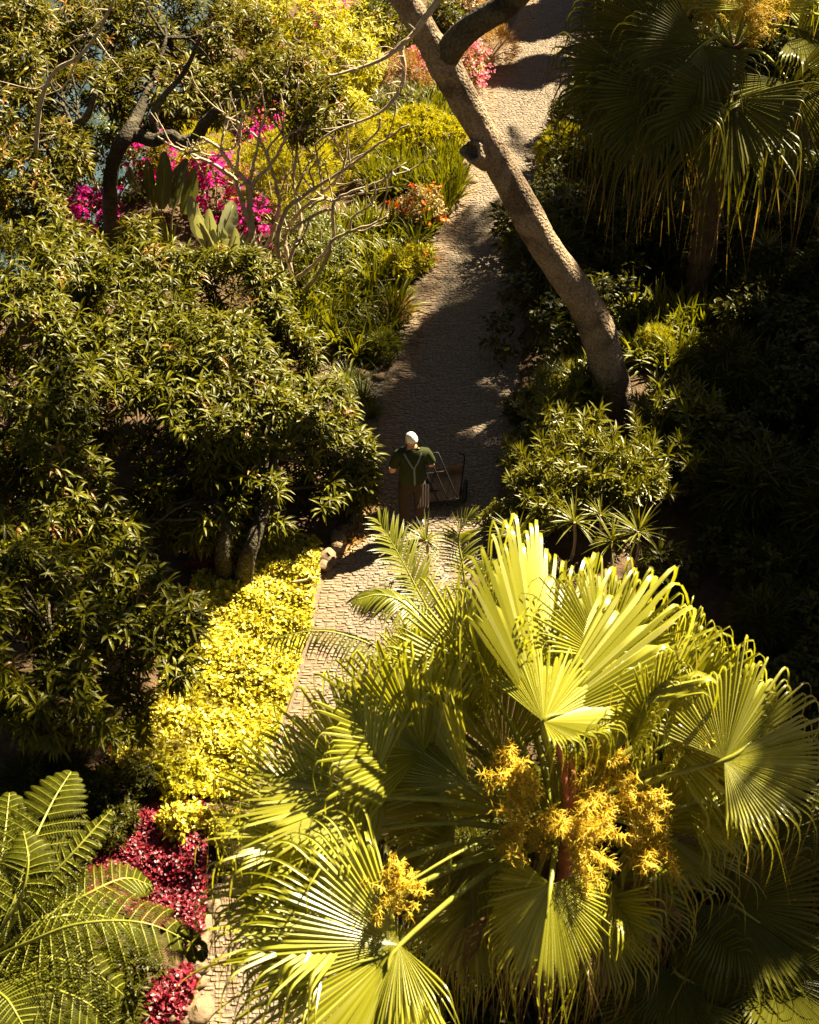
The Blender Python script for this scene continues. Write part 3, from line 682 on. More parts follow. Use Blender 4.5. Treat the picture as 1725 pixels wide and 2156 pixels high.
bush('bronze_bush', 'low bronze and pink bush beneath the leaning limb', 'bush', 790, 150, .5, 'bronze', R, 220, 8, (.06, .1), .035, .7, 4)

# ------------------------------------------------------------------ strap-leaved lilies
def strap_clump(rng, n, L, W, up, droop, S=5):
    g = Geo(); a = rng.random(n) * 6.28; el = rng.uniform(up[0], up[1], n)
    E = np.stack([np.cos(a) * np.cos(el), np.sin(a) * np.cos(el), np.sin(el)], 1)
    P = np.stack([np.cos(a) * .05 * rng.random(n), np.sin(a) * .05 * rng.random(n), np.full(n, .0)], 1)
    pr = [.7, 1, 1, .85, .5, .05] if S == 5 else None
    leaves(g, P, E, np.array([0, 0, 1.0]) + E * .2, rng.uniform(L[0], L[1], n), W * rng.uniform(.8, 1.2, n), droop * rng.uniform(.6, 1.3, n), S, .28, pr)
    return g
def in_poly(p, poly):
    x, y = p; c = False; n = len(poly)
    for i in range(n):
        x1, y1 = poly[i]; x2, y2 = poly[i - 1]
        if (y1 > y) != (y2 > y) and x < (x2 - x1) * (y - y1) / (y2 - y1) + x1: c = not c
    return c
def scatter(poly, d, rng, tries=4000):
    W = [tuple(gnd(*p)[:2]) for p in poly]; A = np.array(W); lo, hi = A.min(0), A.max(0); out = []
    for _ in range(tries):
        q = lo + (hi - lo) * rng.random(2)
        if in_poly(q, W) and all((q[0] - o[0]) ** 2 + (q[1] - o[1]) ** 2 > d * d for o in out): out.append(q)
    return out
def protos(kind, k, f):
    return [f(rs(1000 + 13 * i + len(kind))).mesh(kind) for i in range(k)]
def plant_field(name, cat, meshes, mat, poly, d, seed, label, group, sc=(.8, 1.2), partname='leaves', pts=None):
    rng = rs(seed)
    for me in meshes:
        if not me.materials: me.materials.append(mat)
    for q in (pts if pts is not None else scatter(poly, d, rng)):
        o = bpy.data.objects.new(name, meshes[rng.integers(len(meshes))]); COL.objects.link(o)
        o.location = (q[0], q[1], 0.0); o.rotation_euler = (rng.normal(0, .08), rng.normal(0, .08), rng.random() * 6.28)
        s = rng.uniform(*sc); o.scale = (s, s, s * rng.uniform(.85, 1.15)); tag(o, label, cat, group)
ML = protos('strap_lily', 5, lambda r: strap_clump(r, 34, (.4, .72), .046, (.7, 1.5), 1.5))
MU = protos('upright_lily', 4, lambda r: strap_clump(r, 44, (.42, .7), .036, (1.0, 1.55), .9))
plant_field('strap_lily', 'lily', ML, M['lily'], [(640, 560), (690, 490), (760, 465), (830, 478), (870, 500), (890, 560), (835, 640), (838, 690), (820, 750), (740, 768), (660, 715), (600, 660), (590, 610)], .27, 41,
            'glossy strap-leaved lily clump in the sunny bed between bare tree and path', 'lilies between the bare tree and the path')
plant_field('tall_lily', 'lily', MU, M['lily'], [(775, 368), (850, 355), (955, 350), (975, 390), (955, 440), (930, 478), (900, 500), (880, 400), (790, 420), (750, 380)], .24, 42,
            'tall upright strap-leaved lily below the lime hedge beside the trunk', 'tall lilies below the lime hedge', (.85, 1.15))
plant_field('strap_lily', 'lily', ML, M['lily'], [(830, 225), (950, 205), (960, 265), (900, 280), (800, 270)], .30, 43,
            'strap-leaved lily clump above the lime hedge near the trunk fork', 'lilies above the lime hedge')
plant_field('strap_lily', 'lily', ML, M['lily'], [(1300, 690), (1380, 655), (1450, 690), (1460, 770), (1400, 800), (1320, 770)], .26, 44,
            'sunlit strap-leaved lily clump behind the leaning trunk base', 'lilies behind the trunk base', (.9, 1.3))
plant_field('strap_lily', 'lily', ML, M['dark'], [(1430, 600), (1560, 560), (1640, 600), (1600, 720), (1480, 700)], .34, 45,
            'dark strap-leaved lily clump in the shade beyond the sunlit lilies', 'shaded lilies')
plant_field('strap_lily', 'lily', ML, M['lily'], [(1325, 905), (1420, 850), (1440, 900), (1370, 950)], .24, 48,
            'strap-leaved lily clump hugging the dark side of the leaning trunk foot', 'lilies at the trunk foot', (.7, 1.0))
plant_field('strap_lily', 'lily', ML, M['lily'], [(1160, 800), (1230, 760), (1255, 860), (1190, 890)], .28, 49,
            'sunlit strap-leaved lily clump between the path and the leaning trunk', 'lilies between path and trunk', (.9, 1.2))
bush('feathery_bush', 'lime feathery fern mound among the lilies behind the trunk base', 'plant', 1378, 725, .30, 'lime', R, 260, 12, (.10, .16), .008, .5, 3, kind='feather')
bush('feathery_bush', 'lime feathery fern mound on the path side of the trunk base', 'plant', 1185, 800, .36, 'lime', R, 330, 12, (.10, .16), .008, .5, 3, kind='feather')
MG = protos('grass_tuft', 2, lambda r: strap_clump(r, 170, (.25, .5), .009, (.6, 1.5), 1.2, 4))
for px, py, lab in [(765, 850, 'fine grassy tuft at the corner of the side path and main path'), (735, 815, 'fine grassy tuft under the mango edge by the side path')]:
    p = gnd(px, py); plant_field('grass_tuft', 'grass tuft', MG, M['grass'], None, 0, 46, lab, None, (1.1, 1.3), pts=[p[:2], p[:2] + [.12, .1]][:1])
p = gnd(785, 880); plant_field('strap_lily', 'lily', ML, M['lily'], None, 0, 47, 'single small lily clump under the grassy tuft', None, (.5, .6), pts=[p[:2]])

# ------------------------------------------------------------------ bare frangipani trees
def frangipani():
    cv = lambda L: [((500 + x / 2.156) / 1.449, (200 + y / 2.156) / 1.449) for x, y in L]
    A = [([(605, 1420), (603, 1300), (590, 1150), (565, 950), (560, 800), (520, 740), (430, 640), (370, 550), (300, 500), (240, 470)], .085, .03, 0),
         ([(605, 1300), (575, 1100), (530, 950), (490, 820), (470, 750), (380, 680), (200, 590), (60, 530), (-40, 470)], .065, .022, -.3),
         ([(600, 1270), (650, 1230), (700, 1150), (730, 1040), (760, 940), (740, 790), (690, 620), (620, 480), (500, 380), (405, 338)], .06, .02, .25),
         ([(570, 800), (640, 720), (720, 630), (790, 510), (830, 450), (880, 432), (1000, 390)], .045, .02, .1),
         ([(560, 780), (590, 650), (620, 520), (640, 400), (690, 300), (740, 290)], .04, .018, .5),
         ([(475, 760), (488, 620), (500, 480), (515, 330), (530, 300)], .04, .018, -.1),
         ([(430, 640), (380, 560), (390, 450), (410, 360), (415, 300)], .035, .018, .3),
         ([(690, 620), (690, 540), (780, 420), (760, 310), (770, 240)], .03, .016, .6),
         ([(540, 770), (600, 810), (660, 820), (650, 890), (620, 900)], .028, .016, -.5),
         ([(300, 500), (220, 520), (190, 505)], .026, .015, 0), ([(370, 550), (460, 545), (470, 480)], .026, .015, .1), ([(200, 590), (250, 700), (290, 780)], .022, .012, -.3)]
    B = [([(800, 1580), (790, 1440), (770, 1330), (750, 1150), (800, 960), (900, 870), (1000, 800), (1180, 690), (1380, 540), (1500, 460), (1610, 385)], .07, .02, 0),
         ([(830, 1580), (850, 1430), (810, 1240), (800, 1120), (870, 990), (1050, 830), (1130, 760), (1200, 650), (1350, 560)], .06, .022, .3),
         ([(845, 1560), (920, 1480), (1010, 1380), (1090, 1230), (1110, 1150), (1230, 1090), (1400, 1030), (1475, 990)], .055, .02, -.4),
         ([(870, 1400), (1000, 1300), (1110, 1150), (1110, 950), (1150, 870), (1350, 790), (1480, 730), (1555, 650)], .05, .02, -.2),
         ([(820, 1300), (880, 1130), (905, 1030), (870, 860), (850, 760), (870, 600), (880, 430), (860, 330), (790, 230)], .045, .018, .5),
         ([(950, 940), (1040, 880), (1110, 890), (1000, 830), (910, 720), (880, 570)], .035, .016, .2),
         ([(1110, 950), (1040, 960), (900, 1040), (830, 1100)], .035, .03, .1), ([(1230, 1090), (1240, 1000), (1380, 900), (1385, 770)], .03, .016, -.5),
         ([(1040, 830), (1030, 700), (1000, 560), (990, 420), (980, 390)], .03, .016, .4), ([(1180, 690), (1200, 560), (1170, 500)], .028, .015, .2), ([(1110, 890), (1230, 860), (1400, 820), (1520, 795)], .03, .015, -.3),
         ([(880, 800), (950, 650), (1010, 560), (1080, 480)], .03, .015, .6), ([(870, 440), (930, 340), (880, 240)], .024, .014, .5), ([(1000, 820), (960, 700), (1000, 640), (1060, 560)], .026, .015, .3), ([(760, 920), (700, 930), (600, 935), (580, 880)], .026, .015, .2)]
    for L, base, lab, seed in ((A, gnd(545, 640), 'bare grey frangipani with forking stems beside the paddle-leaved plant', 1), (B, gnd(603, 640), 'bare frangipani reaching over the lilies towards the path', 2)):
        rng = rs(seed); t = thing('frangipani_tree', lab, 'tree', base); y = base[1]; g0 = Geo(); g1 = Geo(); tips = []
        for i, (pts, r0, r1, off) in enumerate(L):
            c = cv(pts); W = [aty(a, b, y + off * min(1, j / 3)) for j, (a, b) in enumerate(c)]
            n = 7 * len(c); P = smooth_path(W, n); P += rng.normal(0, .006, P.shape); tube(g0 if i < 3 else g1, P, np.linspace(r0, r1, n) * .74, 8, True, rng, .04); tips.append((P[-1], unit(P[-1] - P[-4])))
            if i < 8:
                for j in (n // 2, int(n * .72), int(n * .86)):
                    if rng.random() < .75:
                        d = unit(unit(P[j] - P[j - 2]) + unit(rng.normal(0, 1, 3)) * .9); q = P[j]; l = rng.uniform(.25, .6)
                        e = smooth_path([q, q + d * l * .5 + [0, 0, .02], q + d * l + [0, 0, .14]], 8); tube(g1, e, np.linspace(r1 * .7, .010, 8), 6); tips.append((e[-1], unit(e[-1] - e[-3])))
                        for _k in range(2):
                            d2 = unit(unit(e[-1] - e[-3]) + rng.normal(0, .45, 3)); l2 = rng.uniform(.12, .3); e2 = smooth_path([e[-2], e[-1] + d2 * l2 * .5, e[-1] + d2 * l2 + [0, 0, .05]], 6); tube(g1, e2, np.linspace(.012, .006, 6), 5)
        part('trunk', g0, M['bark_pale'], t); part('branches', g1, M['bark_pale'], t)
        g = Geo()
        for p, d in tips:
            if rng.random() < .45: whorls(g, np.array([p]), np.array([d]), rng, int(rng.integers(2, 6)), (.12, .24), .055, (15, 80), .4, 3, .25, .01)
        part('leaves', g, M['olean'], t)
frangipani()

# ------------------------------------------------------------------ paddle-leaved strelitzia
def paddle(g, base, tip, nrm, W, rng):
    ax = unit(tip - base); L = np.linalg.norm(tip - base); side = unit(np.cross(ax, nrm)); nr = np.cross(side, ax)
    n = 14; rows = []
    for i in range(n + 1):
        s = i / n; w = W * .5 * max(.03, (math.sin(math.pi * min(1, (s * .93 + .05))) ** .55)); c = base + ax * L * s - nr * .14 * L * s * s
        j1, j2 = rng.normal(0, .06, 2)
        rows.append([c - side * w * (1 + j1) + nr * w * .45, c - side * w * .5 + nr * w * .16, c, c + side * w * .5 + nr * w * .16, c + side * w * (1 + j2) + nr * w * .45])
    g.add(np.array(rows).reshape(-1, 3), [[i * 5 + k, i * 5 + k + 1, (i + 1) * 5 + k + 1, (i + 1) * 5 + k] for i in range(n) for k in range(4)])
def paddle_plant(label, bpx, yb, L, seed, mat='strel'):
    rng = rs(seed); b = gnd(*bpx); t = thing('paddle_plant', label, 'plant', b)
    for (x0, y0, x1, y1, w, dy, turn) in L:
        p0 = aty(x0, y0, yb); p1 = aty(x1, y1, yb + dy); g = Geo()
        paddle(g, p0, p1, unit(np.array([turn, -.75, .45])), w, rng)
        lf = part('paddle_leaf', g, M[mat], t)
        g = Geo(); tube(g, smooth_path([b + rng.normal(0, .05, 3) * [1, 1, 0], (b + p0) / 2 + [0, 0, .1], p0, p0 + (p1 - p0) * .9], 14), np.linspace(.025, .008, 14), 6); part('stalk', g, M['petiole'], lf)
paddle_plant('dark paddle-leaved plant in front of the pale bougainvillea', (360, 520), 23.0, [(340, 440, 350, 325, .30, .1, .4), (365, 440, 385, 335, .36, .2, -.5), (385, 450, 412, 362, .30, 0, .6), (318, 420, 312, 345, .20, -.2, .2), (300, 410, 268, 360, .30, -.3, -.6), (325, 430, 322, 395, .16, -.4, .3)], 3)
paddle_plant('pale sunlit paddle-leaved plant against the bare grey stem', (450, 590), 22.3, [(440, 520, 395, 418, .34, .2, -.5), (465, 500, 494, 425, .36, .3, .7), (445, 510, 440, 448, .22, -.2, .1), (455, 530, 410, 465, .30, -.4, -.4), (480, 545, 500, 490, .26, -.3, .6), (470, 540, 462, 478, .30, 0, .3), (500, 560, 552, 512, .30, .2, .5), (490, 550, 530, 470, .22, .4, -.3)], 4, 'strel_lit')

# ------------------------------------------------------------------ ground covers
def cover(name, mat, poly, n, seed, L, W, hgt, lean=.8, label=None):
    rng = rs(seed); W_ = [tuple(gnd(*p)[:2]) for p in poly]; A = np.array(W_); lo, hi = A.min(0), A.max(0); pts = []
    q = lo + (hi - lo) * rng.random((n * 4, 2)); q = np.array([p for p in q if in_poly(p, W_)][:n]); m = len(q)
    P = np.concatenate([q, np.zeros((m, 1))], 1)
    hh = hgt * (.55 + .45 * wob(P, 2.6, seed) + .25 * wob(P, 7, seed)); P[:, 2] = np.maximum(.02, hh * rng.uniform(.55, 1.0, m))
    a = rng.random(m) * 6.28; el = rng.normal(.35, .45, m)
    E = np.stack([np.cos(a) * np.cos(el), np.sin(a) * np.cos(el), np.sin(el)], 1)
    N = unit(np.stack([rng.normal(0, .4, m), rng.normal(0, .4, m), np.ones(m)], 1)); g = Geo()
    leaves(g, P, E, N, rng.uniform(L[0], L[1], m), W * rng.uniform(.75, 1.2, m), .5, 3, .2, [.25, .85, 1.0, .25])
    o = link(name, g.mesh(name), M[mat]); tag(o, label, None, None, 'stuff'); return o
cover('yellow_foliage', 'yellow', [(640, 1142), (676, 1150), (668, 1240), (652, 1330), (618, 1440), (565, 1600), (520, 1680), (430, 1690), (330, 1670), (235, 1610), (260, 1560), (330, 1480), (360, 1400), (390, 1320), (410, 1240), (490, 1170), (570, 1150)], 24000, 51, (.03, .08), .042, .28,
      label='bright yellow leafy ground cover along the path')
cover('red_foliage', 'red', [(245, 1770), (330, 1700), (430, 1690), (442, 1760), (437, 1860), (430, 1975), (340, 1965), (220, 1940), (150, 1890)], 9000, 52, (.03, .06), .036, .30, label='dark red leafy ground cover beside the tree fern')
cover('red_foliage', 'red', [(300, 2160), (320, 2080), (400, 2040), (418, 2080), (390, 2150), (360, 2200), (290, 2200)], 1800, 53, (.04, .075), .042, .26, label='dark red leafy ground cover below the fern fronds')
cover('red_foliage', 'red', [(395, 1190), (460, 1155), (500, 1165), (500, 1215), (440, 1235)], 420, 54, (.05, .09), .03, .25, label='red leaves under the mango trunk')
cover('leaf_litter', 'straw', [(690, 1190), (760, 1060), (830, 1060), (800, 1110), (730, 1180), (640, 1140), (560, 1140), (500, 1100)], 500, 55, (.05, .11), .03, .03, label='brown leaf litter on the soil beside the path')
R = rs(78)
bush('coleus_plant', 'lime leaved plant rising out of the dark red bed', 'plant', 382, 1735, .26, 'yellow', R, 150, 7, (.05, .08), .045, .42, 3)
bush('coleus_plant', 'lime leaved plant between the red bed and the path edge', 'plant', 470, 1745, .24, 'yellow', R, 130, 7, (.05, .08), .045, .38, 3)
bush('coleus_plant', 'lime leaved plant tucked against the shaded end of the yellow ground cover', 'plant', 365, 1640, .36, 'lime', R, 180, 7, (.05, .08), .045, .4, 3)
bush('coleus_plant', 'dim lime plant in the dark above the tree fern', 'plant', 200, 1655, .22, 'lime', R, 90, 7, (.05, .08), .045, .4, 3)
bush('coleus_plant', 'dim yellow plant in the dark under the lower mango', 'plant', 75, 1590, .22, 'lime', R, 90, 7, (.05, .08), .045, .35, 3)
def red_flower():
    p = gnd(236, 1577, .3); t = thing('red_flower', 'single scarlet flower at the dark edge of the yellow ground cover', 'flower', (p[0], p[1], 0)); r = rs(2)
    g = Geo(); whorls(g, np.array([p]), np.array([unit([.1, -.5, .8])]), r, 6, (.06, .08), .05, (30, 80), .2, 3, .2, .003); part('petals', g, M['orangefl'], t)
    g = Geo(); tube(g, [(p[0], p[1], -.02), p], .006, 5); part('stem', g, M['petiole'], t)
red_flower()

# ------------------------------------------------------------------ shrubs by the trunk
def oleander_mesh(r, n=26, H=(.55, 1.15), spread=.36):
    g = Geo(); st = Geo(); P = []; D = []
    for i in range(n):
        a = r.random() * 6.28; s = r.random() ** .6 * spread; h = r.uniform(*H); e = np.array([math.cos(a) * s * 1.6, math.sin(a) * s * 1.6, h])
        p = smooth_path([np.array([math.cos(a) * s * .2, math.sin(a) * s * .2, 0]), e * [.5, .5, .55], e], 7); tube(st, p, np.linspace(.012, .005, 7), 5, False)
        d = unit(p[-1] - p[-3])
        for f in (0, .08, .16, .26, .36): P.append(e - d * f * h); D.append(d)
    whorls(g, np.array(P), np.array(D), r, 7, (.16, .26), .034, (22, 75), .35, 3, .28, .02)
    return g, st
OL = [oleander_mesh(rs(300 + i)) for i in range(3)]
OLM = [(a.mesh('oleander_leaves'), b.mesh('oleander_stems')) for a, b in OL]
for a, b in OLM: a.materials.append(M['olean']); b.materials.append(M['bark_pale'])
def put_oleander(px, py, s, i, lab, grp, z=0.45):
    p = gnd(px, py, z * s); t = thing('oleander_shrub', lab, 'shrub', (p[0], p[1], 0), grp)
    for me, nm in zip(OLM[i % 3], ('foliage', 'stems')):
        o = bpy.data.objects.new(nm, me); COL.objects.link(o); o.parent = t
    t.rotation_euler = (0, 0, i * 1.7); t.scale = (s, s, s)
for i, (px, py, s) in enumerate([(1130, 985, .95), (1190, 930, 1.05), (1250, 1000, 1.0), (1310, 1015, .9), (1160, 860, .9), (1220, 860, 1.0), (1215, 1030, 1.0), (1290, 1050, 1.0), (1110, 1060, .8), (1375, 965, .85), (1345, 1040, .9), (1150, 1085, .8)]):
    put_oleander(px, py, s, i, 'sunlit lance-leaved shrub packed around the base of the leaning trunk', 'sunlit shrubs at the trunk base')
for i, (px, py, s) in enumerate([(1420, 900, 1.05), (1470, 930, 1.0), (1395, 980, .9), (1450, 1000, .9)]):
    put_oleander(px, py, s, i + 1, 'half shaded lance-leaved shrub on the dark side of the trunk', 'half shaded shrubs beyond the trunk')
bush('low_shrub', 'small-leaved shrub with orange tips on the path edge near the man', 'shrub', 1100, 950, .4, 'mid', R, 260, 7, (.05, .09), .03, .6, 4)
bush('low_shrub', 'dark small-leaved shrub at the path edge below the feathery mound', 'shrub', 1105, 860, .35, 'dark', R, 220, 7, (.05, .09), .03, .5, 4)
bush('low_shrub', 'yellow-leaved shrub at the path edge beside the spiky rosettes', 'shrub', 1065, 1090, .3, 'olean', R, 170, 7, (.05, .09), .035, .5, 4)

# ------------------------------------------------------------------ spiky rosettes
def rosette(r, n=46, L=(.32, .52), W=.026):
    g = Geo(); a = r.random(n) * 6.28; el = np.arcsin(r.uniform(-.25, 1, n))
    E = np.stack([np.cos(a) * np.cos(el), np.sin(a) * np.cos(el), np.sin(el)], 1)
    leaves(g, np.zeros((n, 3)) + E * .02, E, np.array([0, 0, 1.0]) + E * .3, r.uniform(L[0], L[1], n), W, .45, 4, .25, [.6, 1, .9, .55, .04]); return g
RO = [rosette(rs(500 + i)).mesh('rosette') for i in range(3)]
for me in RO: me.materials.append(M['olean'])
def put_rosette(px, py, z, s, i, lab, grp=None):
    p = gnd(px, py, z); t = thing('spiky_dracaena', lab, 'plant', (p[0], p[1], 0), grp)
    o = bpy.data.objects.new('rosette', RO[i % 3]); COL.objects.link(o); o.parent = t; o.location = (0, 0, z); o.scale = (s, s, s); o.rotation_euler = (.1 * (i % 3 - 1), .12, i * 2.1)
    g = Geo(); tube(g, smooth_path([p * [1, 1, 0], p * [1, 1, .5] + [.03, 0, 0], p], 8), .022, 7); part('stem', g, M['bark_pale'], t)
for i, (px, py, z, s, lab) in enumerate([(898, 1138, .7, .85, 'spiky rosette standing right in front of the man, over his shoes'), (868, 1160, .55, .6, 'smaller spiky rosette below the man between two feather fronds'), (1090, 1125, .6, .9, 'spiky rosette between the feather frond and the trunk shrubs'),
        (1210, 1100, .7, .95, 'spiky rosette with yellow streaks above the fan palm'), (1290, 1140, .6, .9, 'spiky rosette behind the fan palm under the trunk base'), (1345, 1120, .7, 1.0, 'tall spiky rosette at the dark edge right of the trunk shrubs'),
        (1265, 1085, .65, .8, 'spiky rosette nestled in the lance-leaved shrubs'), (1390, 1170, .5, .9, 'spiky rosette fading into the dark beyond the fan palm'), (1615, 525, .9, 1.0, 'spiky rosette on a thin stem in the dark beyond the lilies'), (1705, 440, 1.0, 1.0, 'spiky rosette at the picture edge on a pale leaning stem'), (1500, 1050, .4, .8, 'lone dim spiky rosette in the dark to the right of the trunk')]):
    put_rosette(px, py, z, s, i, lab)
def bent_sapling():
    r = rs(5); W = [aty(x, y, 22.6) for x, y in [(1712, 520), (1700, 465), (1672, 425), (1645, 400), (1632, 360), (1625, 300)]]
    b = np.array([W[0][0], W[0][1], 0]); t = thing('bent_sapling', 'pale bent stem leaning in the dark at the picture edge', 'plant', b); g = Geo()
    tube(g, smooth_path([b] + W, 30), np.linspace(.03, .012, 30), 7); part('stem', g, M['bark_pale'], t)
    g = Geo(); whorls(g, np.array(W[-3:]), unit(np.array([[-.3, 0, 1], [-.2, 0, 1], [0, 0, 1.0]])), r, 9, (.2, .34), .03, (20, 80), .5); part('leaves', g, M['olean'], t)
bent_sapling()
def stake():
    p = gnd(823, 640); a = aty(816, 590, p[1]); t = thing('garden_stake', 'thin T-shaped irrigation stake standing among the lilies', 'stake', p)
    g = Geo(); tube(g, [p - [0, 0, .05], a], .010, 6); part('post', g, M['bark_dark'], t)
    g = Geo(); tube(g, [aty(788, 594, p[1]), aty(832, 588, p[1])], .013, 7); part('crossbar', g, M['stone'], t)
    p = gnd(640, 1222, .2); g = Geo(); d = np.array([.17, .03, .012]); r = rs(3)
    tube(g, smooth_path([p - d, p, p + d * 1.0 + [0, .02, 0]], 8), np.linspace(.020, .014, 8), 7, True, r, .08); single('fallen_branch', g, M['bark_pale'], p, 'short broken stick lying on the yellow ground cover', 'stick')
stake()

# ------------------------------------------------------------------ dark undergrowth on the shaded side
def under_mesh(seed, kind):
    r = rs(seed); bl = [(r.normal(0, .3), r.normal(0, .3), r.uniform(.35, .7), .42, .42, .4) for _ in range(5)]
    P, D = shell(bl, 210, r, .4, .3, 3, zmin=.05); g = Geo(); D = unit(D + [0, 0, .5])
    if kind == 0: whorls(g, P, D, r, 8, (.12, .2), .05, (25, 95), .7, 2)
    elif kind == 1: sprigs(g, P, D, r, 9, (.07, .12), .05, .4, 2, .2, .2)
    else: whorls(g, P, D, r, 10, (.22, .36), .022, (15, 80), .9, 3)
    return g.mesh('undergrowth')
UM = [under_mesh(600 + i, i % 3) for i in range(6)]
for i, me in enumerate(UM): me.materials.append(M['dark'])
def undergrowth():
    rng = rs(61); n = 0
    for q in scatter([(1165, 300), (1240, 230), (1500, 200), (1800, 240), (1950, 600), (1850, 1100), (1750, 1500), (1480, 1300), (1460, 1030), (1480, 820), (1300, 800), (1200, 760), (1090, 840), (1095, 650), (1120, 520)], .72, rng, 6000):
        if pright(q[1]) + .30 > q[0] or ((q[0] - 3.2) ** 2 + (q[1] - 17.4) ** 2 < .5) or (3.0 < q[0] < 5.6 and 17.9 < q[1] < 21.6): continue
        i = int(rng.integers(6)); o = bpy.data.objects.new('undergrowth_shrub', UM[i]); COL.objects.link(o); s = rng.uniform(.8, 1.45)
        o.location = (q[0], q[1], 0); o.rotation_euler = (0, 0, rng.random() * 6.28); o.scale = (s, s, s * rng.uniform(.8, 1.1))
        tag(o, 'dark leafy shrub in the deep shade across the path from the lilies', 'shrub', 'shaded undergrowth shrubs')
undergrowth()
def under_palm():
    rng = rs(62)
    for q in scatter([(930, 1700), (1500, 1650), (1720, 1500), (1850, 2200), (1500, 2500), (900, 2500), (880, 2156)], .62, rng, 3000):
        i = int(rng.integers(6)); o = bpy.data.objects.new('undergrowth_shrub', UM[i]); COL.objects.link(o); s = rng.uniform(.8, 1.25)
        o.location = (q[0], q[1], 0); o.rotation_euler = (0, 0, rng.random() * 6.28); o.scale = (s, s, s)
        tag(o, 'dark leafy shrub on the ground beneath the big fan palm', 'shrub', 'shrubs under the fan palm')
    for q in scatter([(-150, 1850), (60, 1640), (200, 1640), (330, 1690), (320, 1720), (230, 1780), (130, 1880), (240, 1980), (290, 2100), (200, 2300), (-200, 2300)], .42, rng, 2500):
        i = int(rng.integers(6)); o = bpy.data.objects.new('undergrowth_shrub', UM[i]); COL.objects.link(o); s = rng.uniform(.4, .65)
        o.location = (q[0], q[1], 0); o.rotation_euler = (0, 0, rng.random() * 6.28); o.scale = (s, s, s)
        tag(o, 'dark leafy shrub on the ground beneath the tree fern', 'shrub', 'shrubs under the tree fern')
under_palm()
def under_far():
    rng = rs(63)
    for q in scatter([(1330, 150), (1300, -30), (1800, -30), (1800, 230), (1500, 210)], .85, rng, 2000):
        i = int(rng.integers(6)); o = bpy.data.objects.new('undergrowth_shrub', UM[i]); COL.objects.link(o); s = rng.uniform(.9, 1.4)
        o.location = (q[0], q[1], 0); o.rotation_euler = (0, 0, rng.random() * 6.28); o.scale = (s, s, s)
        tag(o, 'leafy shrub behind the crown of the distant fan palm', 'shrub', 'shrubs behind the distant fan palm')
under_far()
bush('path_shrub', 'yellow-green ferny shrub spilling onto the sunny far stretch of the path', 'shrub', 1205, 330, .75, 'lime', R, 650, 10, (.08, .14), .02, .9, 5, kind='feather')
bush('path_shrub', 'yellow-green leafy shrub beneath the distant fan palm at the path edge', 'shrub', 1215, 255, .65, 'olean', R, 380, 8, (.07, .12), .04, .8, 5)
bush('path_shrub', 'dull green shrub at the path edge below the ferny shrub', 'shrub', 1175, 430, .55, 'mid', R, 300, 8, (.06, .1), .035, .7, 4)
